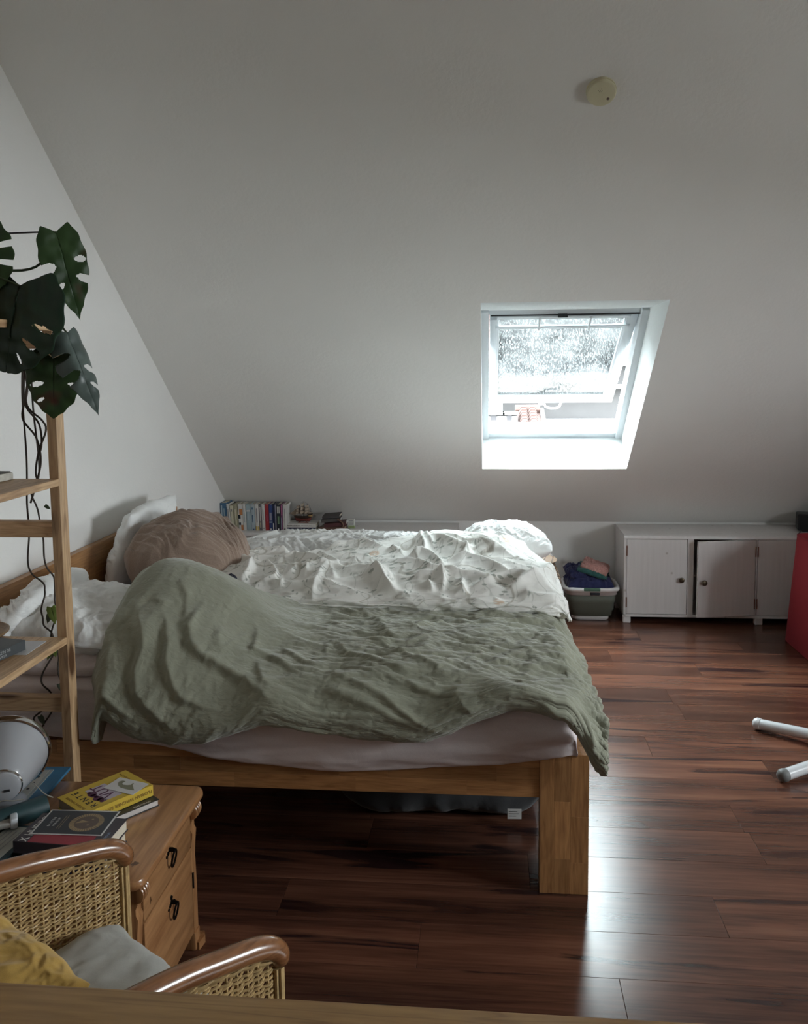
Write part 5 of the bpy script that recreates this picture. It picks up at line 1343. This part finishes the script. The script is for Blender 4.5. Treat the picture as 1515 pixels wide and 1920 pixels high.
vn = thing('trailing_plant', 'leggy trailing plant with few green leaves hanging behind the shelf', 'plant')
vy = 2.453
def vs(p, k=1.035): return (p[0] * k, p[1], 1.6 - (1.6 - p[2]) * k)
v1 = [(-1.315, vy, 1.70), (-1.32, vy, 1.52), (-1.322, vy, 1.27), (-1.325, vy, 1.13), (-1.330, vy, 1.02), (-1.318, vy, 1.00), (-1.285, vy, 0.965), (-1.287, vy, 0.94), (-1.298, vy, 0.885), (-1.292, vy, 0.850), (-1.268, vy, 0.815), (-1.255, vy, 0.76), (-1.255, vy, 0.70), (-1.246, vy, 0.645), (-1.258, vy, 0.615), (-1.29, vy, 0.575), (-1.315, vy, 0.535), (-1.322, vy, 0.51)]
v2 = [(-1.30, vy, 1.71), (-1.29, vy, 1.50), (-1.285, vy, 1.30), (-1.31, vy, 1.235), (-1.290, vy, 1.18), (-1.283, vy, 1.10), (-1.275, vy, 1.02), (-1.252, vy, 0.985), (-1.258, vy, 0.93), (-1.250, vy, 0.90), (-1.26, vy, 0.855), (-1.275, vy, 0.815), (-1.262, vy, 0.78), (-1.29, vy, 0.725), (-1.31, vy, 0.69), (-1.30, vy, 0.66), (-1.28, vy, 0.63), (-1.31, vy, 0.59), (-1.34, vy, 0.56), (-1.325, vy, 0.51)]
for v_ in (v1, v2):
    pp = catmull([vs(q) for q in v_], 160); pp[:, 1] += 0.004 * np.sin(np.arange(160) * 0.5)
    MB().tube(pp, 0.0027, 6).build('vine', M_ROOT, vn)
M_YG = leaf_mat('young_leaf', (0.11, 0.17, 0.035), (0.17, 0.24, 0.06)); M_YG2 = leaf_mat('grey_green_leaf', (0.08, 0.11, 0.08), (0.12, 0.15, 0.11))
for (p, tp, L_, w_, m_) in (((-1.262, vy - 0.012, 0.905), (0.2, 0, -1), 0.055, 0.018, M_YG), ((-1.268, vy - 0.01, 0.885), (-0.3, 0, -1), 0.035, 0.010, M_YG2), ((-1.268, vy - 0.012, 0.785), (-0.35, 0, -1), 0.045, 0.014, M_YG), ((-1.262, vy - 0.012, 0.785), (0.2, 0, -1), 0.035, 0.010, M_YG),
                            ((-1.25, vy - 0.01, 0.675), (0.5, 0, -1), 0.045, 0.011, M_YG2), ((-1.315, vy - 0.01, 0.575), (0.4, 0, -1), 0.035, 0.010, M_YG2), ((-1.265, vy - 0.01, 1.205), (0.8, 0, -0.6), 0.02, 0.006, M_STEM), ((-1.325, vy - 0.01, 0.54), (0.1, 0, -1), 0.035, 0.008, M_YG2)):
    add_leaf(vn, vs(p), tp, (1, 0.3, 0), L_, w_, [], m_, nt_=24, nw=8, curl=0.3, fold_=0.3)
pot2 = MB().lathe([(0.06, 0.0), (0.063, 0.003), (0.075, 0.11), (0.07, 0.112), (0.001, 0.10)], (-1.50, 2.28, 1.7255), 30).build('pot', MATS['terracotta_pot'], vn)
MB().tube(catmull([(-1.50, 2.28, 1.82), (-1.42, 2.38, 1.88), (-1.33, vy, 1.80), (-1.312, vy, 1.68)], 20), 0.0027, 6).build('vine', M_STEM, vn)

# ---- nightstand: front faces the room (+x)
NP = dict(dark=(0.15, 0.055, 0.020), mid=(0.27, 0.118, 0.044), light=(0.46, 0.24, 0.105))
M_NSX = wood('varnished_pine_x', NP['dark'], NP['mid'], NP['light'], 'X', 0.7, 0.3, 0.5, 0.1, True)
M_NSY = wood('varnished_pine_y', NP['dark'], NP['mid'], NP['light'], 'Y', 0.7, 0.3, 0.5, 0.1, False, 0.15, ((-0.818, 1.850, 0.445, 0.020, 0.022), (-0.850, 1.808, 0.445, 0.036, 0.010), (-0.80, 1.885, 0.335, 0.02, 0.010)))
M_NSZ = wood('varnished_pine_z', NP['dark'], NP['mid'], NP['light'], 'Z', 0.7, 0.32, 0.4, 0.1, True)
ns = thing('nightstand', 'varnished knotty pine nightstand with ring pulls beside the bed', 'nightstand')
X0, X1, Y0, Y1, ZN = -1.235, -0.800, 1.808, 2.205, 0.445
# chest body is deeper than the top is wide: carcass panels
g = MB().box(X0, X1 - 0.022, Y0, Y0 + 0.018, 0.05, 0.418, 0.001, 1); g.build('side_panel', M_NSZ, ns)
g = MB().box(X0, X1 - 0.022, Y1 - 0.018, Y1, 0.05, 0.418, 0.001, 1); g.build('side_panel', M_NSZ, ns)
MB().box(X0, X0 + 0.01, Y0, Y1, 0.05, 0.418).build('back_panel', M_NSZ, ns, False)
MB().box(X0, X1 - 0.03, Y0 + 0.018, Y1 - 0.018, 0.05, 0.065).build('bottom_panel', M_NSX, ns, False)
def rounded(x0, x1, y0, y1, r_, n=6):
    P = []
    for (cx_, cy_, a0) in ((x1 - r_, y1 - r_, 0), (x0 + 0.004, y1 - 0.004, 90), (x0 + 0.004, y0 + 0.004, 180), (x1 - r_, y0 + r_, 270)):
        rr = r_ if cx_ > (x0 + x1) / 2 else 0.004
        for k in range(n + 1):
            a = R(a0 + 90 * k / n); P.append((cx_ + rr * math.cos(a), cy_ + rr * math.sin(a)))
    return P
g = MB()
levels = [(0.418, -0.012), (0.421, -0.004), (0.427, 0.0), (0.436, 0.0), (0.442, -0.003), (0.445, -0.009)]
rings = []
for z, d in levels:
    rings.append([g.bm.verts.new((p[0], p[1], z)) for p in rounded(X0 - 0.01 - d, -0.774 + d, 1.776 - d, 2.236 + d, 0.034 + d)])
for i in range(len(rings) - 1):
    for k in range(len(rings[0])): g.bm.faces.new((rings[i][k], rings[i][(k + 1) % len(rings[0])], rings[i + 1][(k + 1) % len(rings[0])], rings[i + 1][k]))
g.bm.faces.new(rings[0][::-1]); g.bm.faces.new(rings[-1])
g.build('table_top', M_NSY, ns)
for (y0, y1, s_) in ((Y0 - 0.006, Y0 + 0.034, 1), (Y1 - 0.034, Y1 + 0.006, -1)):
    yc = (y0 + y1) / 2
    # carved corner post: profile pulled in below the scroll
    prof = [(0.0, 0.010), (0.05, 0.010), (0.18, 0.010), (0.26, 0.006), (0.30, 0.010), (0.335, 0.016), (0.345, 0.008), (0.36, 0.007), (0.372, 0.016), (0.418, 0.016)]
    g = MB(); n = len(prof)
    A = [g.bm.verts.new((X1 - 0.022, y0, p[0] + 0.0)) for p in prof]; B = [g.bm.verts.new((X1 - 0.006 + p[1] * 0.6, y0 + 0.004, p[0])) for p in prof]
    Cc = [g.bm.verts.new((X1 - 0.006 + p[1] * 0.6, y1 - 0.004, p[0])) for p in prof]; D = [g.bm.verts.new((X1 - 0.022, y1, p[0])) for p in prof]
    for i in range(n - 1):
        for U_, V_ in ((A, B), (B, Cc), (Cc, D), (D, A)): g.bm.faces.new((U_[i], U_[i + 1], V_[i + 1], V_[i]))
    g.bm.faces.new((A[0], B[0], Cc[0], D[0])); g.bm.faces.new((A[-1], B[-1], Cc[-1], D[-1]))
    po = g.build('corner_post', M_NSZ, ns)
    for k in range(4):
        yy = y0 + 0.004 + k * 0.0105
        MB().lathe([(0.010, -0.0048), (0.0155, -0.0030), (0.0170, 0.0), (0.0155, 0.0030), (0.010, 0.0048)], (X1 + 0.006 - 0.0012 * abs(k - 1.5) , yy, 0.397), 20, (0, 1, 0), sy=1.25).build('scroll_rib', M_NSZ, po)
yd0, yd1 = Y0 + 0.036, Y1 - 0.036
MB().box(X1 - 0.03, X1 - 0.012, yd0 - 0.002, yd1 + 0.002, 0.05, 0.418).build('front_frame', plain('dark_gap', (0.03, 0.014, 0.008), 0.8), ns, False)
M_IRON = plain('black_iron', (0.012, 0.012, 0.012), 0.35, 0.8)
for (z0, z1, zp) in ((0.305, 0.414, 0.386), (0.056, 0.301, 0.246)):
    dr = MB().box(X1 - 0.014, X1 + 0.002, yd0, yd1, z0, z1, 0.004, 2).build('drawer', M_NSY, ns)
    ym = 2.012
    pl_ = MB()
    for k in range(5):     # leaf-shaped back plate
        a = -0.022 + k * 0.011
        pl_.lathe([(0.0065 - 0.0012 * abs(k - 2), 0.0), (0.0055 - 0.0012 * abs(k - 2), 0.003)], (X1 + 0.002, ym + a * 0.9, zp - 0.4 * abs(a)), 10, (1, 0, 0))
    pl_.lathe([(0.006, 0), (0.0045, 0.003)], (X1 + 0.002, ym, zp + 0.012), 10, (1, 0, 0))
    pl_.lathe([(0.005, 0), (0.0055, 0.012), (0.004, 0.016)], (X1 + 0.002, ym, zp), 10, (1, 0, 0))
    pl_.build('back_plate', M_IRON, dr)
    rp = [(X1 + 0.014 + 0.004 * math.cos(t_), ym + 0.014 * math.sin(t_), zp - 0.022 + 0.022 * math.cos(t_)) for t_ in np.linspace(0, 2 * PI, 26)]
    MB().tube(rp, 0.0026, 7, False).build('ring_pull', M_IRON, dr)
MB().box(X1 + 0.0, X1 + 0.004, 2.172, 2.177, 0.18, 0.225, 0.001, 1).build('keyhole', M_IRON, ns)
for (yy) in (Y0 - 0.004, Y1 - 0.036):
    for xx in (X1 - 0.045, X0):
        MB().box(xx, xx + 0.05, yy, yy + 0.04, 0.0, 0.052, 0.006, 2).build('foot', M_NSZ, ns)
MB().prism([(X1 - 0.04, Y1 - 0.03), (X1 + 0.012, Y1 - 0.03), (X1 + 0.018, Y1 + 0.004), (X1 + 0.010, Y1 + 0.022), (X1 - 0.04, Y1 + 0.016)], 0.0, 0.022).build('plinth', M_NSZ, ns)

# ---- books on the nightstand
M_YELC = plain('yellow_cover', (0.60, 0.42, 0.045), 0.45, noise_a=0.04)
M_WHTC = plain('white_cover', (0.66, 0.66, 0.65), 0.5, noise_a=0.02)
M_BLKC = plain('black_cover', (0.02, 0.02, 0.022), 0.4)
M_PURP = plain('purple_ink', (0.10, 0.02, 0.07), 0.5)
M_YINK = plain('brown_ink', (0.22, 0.12, 0.02), 0.6)
bkb = flat_book('black covered paperback under the yellow one, white page edges', (-0.975, 2.078, 0), (0.200, 0.135, 0.018), R(51.5) + PI, ZN + 0.0005, M_BLKC, pages=plain('white_pages', (0.60, 0.57, 0.54), 0.8))
bkb.rotation_euler = (0, 0, R(51.5) + PI)
add_text('FERDINAND', 0.009, bkb, M_INKW, basis((-0.055, 0.060, 0.0182), (-1, 0, 0), (0, -1, 0)), extr=0.0001)
yb_ = flat_book('bright yellow paperback with purple and black title on nightstand', (-0.994, 2.088, 0), (0.198, 0.132, 0.030), R(54.5), ZN + 0.0195, M_YELC, pages=plain('grey_pages', (0.38, 0.33, 0.24), 0.85))
# local x = long axis (towards foot of the cover at +x), local -y = spine side
zt_ = 0.0302
LX = (0, 1, 0); LU = (-1, 0, 0)      # reading direction from spine to fore edge, up towards the head at -x
add_text('FLORIAN WAGNER', 0.0105, yb_, M_YINK, basis((-0.084, 0.0, zt_), LX, LU))
add_text('R E N T E', 0.026, yb_, M_INK, basis((-0.058, 0.0, zt_), LX, LU), sx=1.0)
MB().box(-0.036, 0.020, -0.046, 0.040, 0.0300, 0.0303).build('title_panel', plain('lilac_panel', (0.50, 0.45, 0.52), 0.5), yb_, False)
g = MB()
for k in range(7): g.lathe([(0.006 + 0.003 * ((k * 7) % 3), 0), (0.006 + 0.003 * ((k * 7) % 3), 0.0003)], (-0.034 + 0.002 * (k % 2), -0.042 + k * 0.0105, 0.0302), 12)
g.build('splash_print', M_PURP, yb_)
add_text('M I T', 0.011, yb_, M_INK, basis((-0.024, -0.035, 0.0305), LX, LU))
add_text('VUT', 0.046, yb_, M_PURP, basis((-0.004, 0.004, 0.0306), LX, LU), sx=0.9)
add_text('FLORIAN WAGNER RENTE MIT 40', 0.0125, yb_, M_YINK, basis((0.0, -0.0675, 0.015), (-1, 0, 0), (0, 0, -1)))
add_text('Finanziell frei', 0.010, yb_, M_YINK, basis((0.075, 0.03, zt_), LX, LU))
cd = thing('picture_card', 'small white card with an olive drawing on the yellow book', 'card', (-0.950, 2.116, ZN + 0.0503), R(-18))
MB().box(-0.049, 0.049, -0.032, 0.032, 0, 0.0006).build('card', M_WHTC, cd, False)
M_OLI = plain('olive_ink', (0.22, 0.22, 0.15), 0.7)
prof = [(-0.034, 0.012), (-0.028, 0.020), (-0.018, 0.019), (-0.020, 0.008), (-0.012, 0.002), (0.000, 0.004), (0.008, 0.009), (0.006, 0.018), (0.010, 0.019), (0.013, 0.010), (0.022, 0.002), (0.030, -0.006), (0.036, -0.010), (0.024, -0.014), (0.008, -0.014), (-0.010, -0.012), (-0.022, -0.005), (-0.030, 0.004)]
MB().prism(prof, 0.0006, 0.0008).build('drawing', M_OLI, cd, False)

lb = flat_book('navy covered thick paperback at the bottom of the near pile', (-0.975, 1.868, 0), (0.205, 0.138, 0.029), R(2) + PI / 2 * 0, ZN + 0.0005, NVD)
ub = flat_book('black paperback with big white letters under the dark card', (-0.985, 1.883, 0), (0.222, 0.128, 0.029), R(-3), ZN + 0.030, plain('aubergine_black_cover', (0.045, 0.038, 0.050), 0.4))
add_text('X HUDPO', 0.030, ub, M_INKW, basis((-0.088, -0.006, 0.0292), (0.0, 1, 0), (-1, 0, 0)), extr=0.0002, sx=0.85)
MB().box(-0.075, 0.075, -0.0632, -0.020, 0.0290, 0.0294).build('red_panel', plain('crimson_print', (0.30, 0.03, 0.05), 0.45), ub, False)
add_text('ROMAN', 0.010, ub, plain('blue_ink', (0.25, 0.32, 0.45), 0.6), basis((0.098, -0.02, 0.0292), (0, 1, 0), (-1, 0, 0)))
pcd = thing('postcard', 'dark postcard with white border and golden sunburst disc', 'postcard', (-0.988, 1.912, ZN + 0.0600), R(1.5))
MB().box(-0.087, 0.087, -0.056, 0.056, 0, 0.0008).build('card', M_WHTC, pcd, False)
MB().box(-0.083, 0.083, -0.052, 0.052, 0.0008, 0.0010).build('dark_print', plain('blue_black_print', (0.028, 0.036, 0.048), 0.4), pcd, False)
M_GLD = plain('gold_print', (0.36, 0.27, 0.15), 0.45); M_BRP = plain('brown_print', (0.13, 0.095, 0.08), 0.5)
g = MB()
for k in range(40):
    a0 = 2 * PI * k / 40; a1 = a0 + 2 * PI / 40 * 0.62
    g.prism([(0.026 + 0.040 * math.cos(a0), 0.040 * math.sin(a0)), (0.026 + 0.040 * math.cos(a1), 0.040 * math.sin(a1)), (0.026 + 0.029 * math.cos(a1), 0.029 * math.sin(a1)), (0.026 + 0.029 * math.cos(a0), 0.029 * math.sin(a0))], 0.0012, 0.0014)
g.build('sun_rays', M_GLD, pcd, False)['kind'] = 'stuff'
MB().lathe([(0.041, 0.0010), (0.041, 0.0012)], (0.026, 0, 0), 48).build('outer_disc', plain('dim_gold_print', (0.17, 0.13, 0.09), 0.5), pcd, False)
MB().lathe([(0.028, 0.0012), (0.028, 0.00145)], (0.026, 0, 0), 40).build('inner_disc', M_BRP, pcd, False)
g = MB().prism([(0.000, -0.006), (0.032, 0.002), (0.012, 0.010)], 0.00145, 0.0016)
for (x, y) in ((0.036, 0.014), (0.034, -0.012)): g.lathe([(0.0028, 0.00145), (0.0028, 0.0016)], (x, y, 0), 10)
g.build('gold_motif', M_GLD, pcd, False)
for i, tx in enumerate(('S A L T E N', 'M A R E N')):
    add_text(tx, 0.0085, pcd, M_INKW, basis((-0.060 + i * 0.012, 0.0, 0.0011), (0, 1, 0), (-1, 0, 0)), extr=0.0001)
for i in range(2):
    MB().box(-0.036 + i * 0.006, -0.0352 + i * 0.006, -0.03, 0.03, 0.0010, 0.0012).build('printed_line', M_GLD, pcd, False)

# ---- papers, magazines, case and lamp on the back of the nightstand
M_BLUC = plain('blue_magazine_cover', (0.045, 0.17, 0.30), 0.35, noise_a=0.15); M_CLR = plain('clear_folder', (0.36, 0.40, 0.40), 0.25); M_TCAS = plain('dark_teal_case', (0.02, 0.055, 0.062), 0.5)
mg = flat_book('blue magazine at the back of the nightstand by the shelf leg', (-1.285, 2.145, 0), (0.29, 0.20, 0.008), R(94), ZN + 0.0003, M_BLUC, pages=WHT, cat='magazine', name='magazine', hard=0.0006)
fo = thing('punched_folder', 'translucent punched plastic folder lying on the blue magazine', 'folder', (-1.305, 2.13, ZN + 0.0090), R(5))
MB().box(-0.10, 0.085, -0.13, 0.135, 0, 0.0015, 0.0004, 1).build('sleeve', M_CLR, fo)
MB().box(0.045, 0.075, -0.125, 0.13, 0.0015, 0.0020).build('punched_strip', plain('cream_strip', (0.42, 0.42, 0.39), 0.5), fo, False)
g = MB()
for k in range(6): g.lathe([(0.0042, 0.0020), (0.0042, 0.0023)], (0.060, -0.08 + k * 0.034, 0), 12)
g.build('punch_holes', M_INK, fo)['kind'] = 'stuff'
cs = thing('spectacle_case', 'open dark teal tubular spectacle case on the nightstand', 'case', (-1.165, 1.985, ZN + 0.037), 0)
axd = Vector((0.62, 0.66, 0.0)).normalized()
MB().lathe([(0.0255, -0.085), (0.0265, -0.08), (0.0275, 0.055), (0.0270, 0.058), (0.0245, 0.056), (0.0235, -0.07), (0.001, -0.072)], (0, 0, 0), 32, axd).build('tube', M_TCAS, cs)
MB().lathe([(0.0232, 0.0), (0.0238, 0.045), (0.0225, 0.045), (0.022, 0.0)], (0, 0, 0), 28, axd, close=True).build('lining', M_INK, cs)
pn = thing('wire_glasses', 'thin pale wire spectacles lying over the teal case', 'glasses', (0, 0, 0))
M_WIRE = plain('pale_wire', (0.55, 0.53, 0.47), 0.3, 0.5)
MB().tube(catmull([(-1.25, 2.09, 0.490), (-1.20, 2.085, 0.512), (-1.165, 2.06, 0.514), (-1.13, 2.03, 0.512), (-1.11, 2.035, 0.500)], 24), 0.0016, 6).build('temple_arm', M_WIRE, pn)
MB().tube(catmull([(-1.28, 2.00, 0.480), (-1.22, 1.985, 0.512), (-1.19, 1.985, 0.514), (-1.165, 1.995, 0.514)], 24), 0.0016, 6).build('temple_arm', M_WIRE, pn)
bt = thing('capped_pouch', 'small pale pouch with a white cap beside the teal case', 'pouch', (-1.185, 1.925, ZN + 0.034), R(30))
MB().box(-0.045, 0.02, -0.018, 0.018, 0.0, 0.014, 0.006, 3).build('pouch', plain('pale_pouch', (0.40, 0.39, 0.36), 0.6), bt)
g = MB().box(0.018, 0.036, -0.019, 0.019, -0.004, 0.022, 0.006, 3); g.build('white_cap', plain('white_cap', (0.66, 0.70, 0.74), 0.35), bt)
dbk = flat_book('dark teal bound diary with a pale label left of the dark card', (-1.155, 1.865, 0), (0.17, 0.105, 0.026), R(84), ZN + 0.0005, plain('petrol_cover', (0.015, 0.045, 0.055), 0.4), pages=WHT)
MB().box(-0.06, 0.075, -0.040, 0.030, 0.0262, 0.0266).build('label_panel', plain('pale_label', (0.42, 0.44, 0.41), 0.6), dbk, False)
for i in range(4):
    MB().box(-0.05, 0.055, 0.018 - i * 0.012, 0.0205 - i * 0.012, 0.0266, 0.0268).build('printed_line', GRYT, dbk, False)

lm = thing('lamp_head', 'conical grey metal lamp head with chrome rim lying on its side', 'lamp')
c0 = Vector((-1.222, 2.00, 0.545)); c1 = Vector((-1.283, 2.125, 0.575)); ax = (c1 - c0).normalized()
M_LMP = plain('grey_enamel', (0.40, 0.41, 0.43), 0.22, 0.0, 0.6, noise_a=0.03); M_CHR = plain('chrome', (0.75, 0.75, 0.75), 0.12, 1.0)
MB().lathe([(0.044, 0.0), (0.050, 0.006), (0.075, 0.055), (0.098, 0.105), (0.106, 0.130), (0.107, 0.134), (0.104, 0.134), (0.095, 0.105), (0.070, 0.055), (0.045, 0.01), (0.001, 0.008)], c0, 64, ax).build('shade', M_LMP, lm)
MB().lathe([(0.106, 0.122), (0.1105, 0.124), (0.1125, 0.134), (0.1100, 0.144), (0.1060, 0.145), (0.104, 0.134)], c0, 64, ax, close=True).build('chrome_rim', M_CHR, lm)
MB().lathe([(0.001, -0.014), (0.034, -0.014), (0.042, -0.009), (0.044, 0.0), (0.046, 0.004)], c0, 48, ax).build('neck_cap', M_LMP, lm)
MB().lathe([(0.0435, -0.004), (0.0465, -0.002), (0.0465, 0.002), (0.044, 0.003)], c0, 48, ax, close=True).build('neck_ring', M_CHR, lm)
q = c0 - ax * 0.0152
rgt = ax.cross(Vector((0, 0, 1))).normalized(); upv = rgt.cross(ax).normalized()
Mq = Matrix(((rgt.x, upv.x, ax.x, q.x), (rgt.y, upv.y, ax.y, q.y), (rgt.z, upv.z, ax.z, q.z), (0, 0, 0, 1)))
MB().box(0.002, 0.016, -0.009, -0.003, -0.001, 0.001, 0, 1, Mq).build('switch', M_INK, lm, False)
MB().box(-0.06, 0.02, -0.012, 0.012, -0.006, 0.006, 0.002, 1, Matrix.Translation(c0 + ax * 0.13 + upv * 0.118 - rgt * 0.06)).build('clip', M_CHR, lm)
# stand foot that holds the head a little above the folder
MB().lathe([(0.001, 0), (0.062, 0), (0.064, 0.006), (0.05, 0.012), (0.001, 0.014)], (-1.275, 2.07, ZN + 0.0112), 40).build('foot', M_LMP, lm)

# ================================================================== ARMCHAIR (local: x to its right, y forward)
ch = thing('rattan_armchair', 'rattan tub armchair with glossy brown bent wood arms', 'armchair', (-0.744, 1.294, 0), math.atan2(-0.57, 0.82))
M_ARM = wood('glossy_bentwood', (0.085, 0.028, 0.010), (0.21, 0.085, 0.032), (0.30, 0.135, 0.055), 'Y', 1, 0.26, 0.45, 0.0)
M_RAT = plain('honey_rattan', (0.48, 0.33, 0.15), 0.42, noise_s=60, noise_a=0.22)
arm_path = [(0.245, 0.315, 0.548), (0.245, 0.305, 0.572), (0.245, 0.285, 0.590), (0.245, 0.25, 0.604), (0.245, 0.2, 0.616), (0.247, 0.1, 0.640), (0.25, 0.0, 0.656), (0.25, -0.1, 0.668), (0.235, -0.2, 0.676), (0.17, -0.28, 0.682), (0.08, -0.31, 0.685), (0.0, -0.315, 0.686)]
full = arm_path + [(-x, y, z) for (x, y, z) in arm_path[-2::-1]]
pts = catmull(full, 170)
rr = [0.0205] * 170
for k in range(8): rr[k] = rr[169 - k] = 0.0205 * math.sqrt(1 - ((7 - k) / 8) ** 2 * 0.75)
MB().tube(pts, rr, 20).build('arm_rail', M_ARM, ch)
# woven wall: stakes and strands following the rail
cur = catmull([(x, y, 0) for (x, y, z) in full[1:-1]], 600)
seg = np.r_[0, np.cumsum(np.linalg.norm(np.diff(cur, axis=0), axis=1))]
topz = np.interp(np.linspace(0, 1, 600), np.linspace(0, 1, len(full[1:-1])), [p[2] for p in full[1:-1]]) - 0.018
tot = seg[-1]
def wallp(s, z, off):
    i = np.searchsorted(seg, s) - 1; i = int(np.clip(i, 0, 597)); f = (s - seg[i]) / (seg[i + 1] - seg[i] + 1e-9)
    p = cur[i] + (cur[i + 1] - cur[i]) * f; d = cur[min(i + 1, 599)] - cur[max(i - 1, 0)]; d /= np.linalg.norm(d) + 1e-9
    n = np.array([d[1], -d[0], 0]); 
    q = p + n * off; return (q[0], q[1], z)
def topat(s): return float(np.interp(s, seg, topz))
pitch = 0.022
ns_ = int(tot / pitch)
g = MB()
for k in range(ns_ + 1):
    s = min(tot - 1e-4, k * tot / ns_)
    g.tube([wallp(s, 0.20, 0), wallp(s, topat(s) - 0.0, 0)], 0.0030, 6)
g.build('stakes', M_RAT, ch)['kind'] = 'stuff'
g = MB()
row_ = 0
z = 0.21
while z < 0.66:
    # strands end where the rail is lower than the row
    ok = [i for i in range(ns_ * 4 + 1) if topat(i * tot / (ns_ * 4)) - 0.012 > z]
    if len(ok) < 4: break
    runs = []; st_ = ok[0]; pr = ok[0]
    for i in ok[1:]:
        if i != pr + 1: runs.append((st_, pr)); st_ = i
        pr = i
    runs.append((st_, pr))
    for (a, b_) in runs:
        if b_ - a < 4: continue
        P_ = []
        for i in range(a, b_ + 1):
            s = min(i * tot / (ns_ * 4), tot - 1e-4)
            ph = (i / 4.0) * PI + (PI if row_ % 2 else 0)
            P_.append(wallp(s, z + 0.0016 * math.sin(ph * 0.5 + row_) + 0.0012 * noise2(i * 0.3, row_ * 1.7, 5), 0.0042 * math.cos(ph)))
        g.tube(P_, 0.0021, 5, False)
    z += 0.0044; row_ += 1
g.build('woven_wall', M_RAT, ch)['kind'] = 'stuff'
# plaited border under the rail
g = MB()
for ph in range(3):
    P_ = []
    for i in range(0, 500):
        s = tot * i / 499.0
        s = min(max(s, 1e-3), tot - 1e-3)
        a = i * 0.20 + ph * 2 * PI / 3
        P_.append(wallp(s, topat(s) - 0.002 + 0.008 * math.sin(a), 0.008 * math.cos(a)))
    g.tube(P_, 0.0032, 5, False)
g.build('plaited_border', M_RAT, ch)['kind'] = 'stuff'
g = MB()
for sx_ in (-1, 1):
    for k in range(6):
        a = k * 2 * PI / 6
        g.tube([(sx_ * 0.245 + 0.008 * math.cos(a), 0.306 + 0.008 * math.sin(a), 0.2), (sx_ * 0.245 + 0.008 * math.cos(a), 0.306 + 0.008 * math.sin(a), 0.545)], 0.0042, 6)
g.build('front_posts', M_RAT, ch)['kind'] = 'stuff'
for sx_ in (-1, 1):
    for yy in (0.27, -0.24):
        MB().tube([(sx_ * 0.22, yy, 0.0), (sx_ * 0.22, yy, 0.40)], 0.017, 14).build('leg', M_ARM, ch)
MB().box(-0.225, 0.225, -0.27, 0.29, 0.37, 0.405, 0.01, 2).build('seat_frame', M_RAT, ch)
sc_ = pillow('seat_cushion', None, (-0.744 + 0.57 * 0.012, 1.294 + 0.82 * 0.012, 0.441), (0.435, 0.50, 0.085), (0, 0, math.atan2(-0.57, 0.82)), fabric('oatmeal_canvas', (0.42, 0.42, 0.385), 900, 0.95, 0.25, 30, vary=0.06), 91, ears=0.0, wr=0.002, power=9, lump=0.001, res=120)
for k in ('label', 'category'):
    if k in sc_: del sc_[k]
tag(sc_, 'flat light grey seat cushion lying in the rattan armchair', 'cushion')
pillow('throw_pillow', 'mustard yellow pillow leaning in the rattan armchair', (-0.872, 1.212, 0.552), (0.42, 0.36, 0.13), (R(24), R(0), math.atan2(-0.57, 0.82) + R(4)), fabric('mustard_cotton', (0.52, 0.325, 0.085), 800, 0.9, 0.3, 14, vary=0.07), 95, rnd=0.35, ears=0.05, wr=0.006, power=2.8, lump=0.015)

# ================================================================== TABLE in the foreground
M_TBL = wood('light_oak_table', (0.16, 0.078, 0.024), (0.34, 0.19, 0.070), (0.41, 0.245, 0.095), 'X', 0.8, 0.35, 0.1, 0.0)
tb = thing('table', 'light wooden table whose far edge crosses the bottom foreground', 'table', (0, 0, 0))
bmt = MB().box(-0.86, 1.10, 0.20, 1.072, 0.722, 0.750, 0.006, 3); bmt.build('table_top', M_TBL, tb)
for (x, y) in ((-0.10, 0.26), (1.02, 0.26), (1.02, 0.98), (-0.10, 0.98)):
    MB().box(x, x + 0.055, y, y + 0.055, 0, 0.722, 0.004, 2).build('leg', M_TBL, tb)
MB().box(-0.06, 1.03, 0.995, 1.015, 0.65, 0.722, 0.002, 1).build('apron', M_TBL, tb)
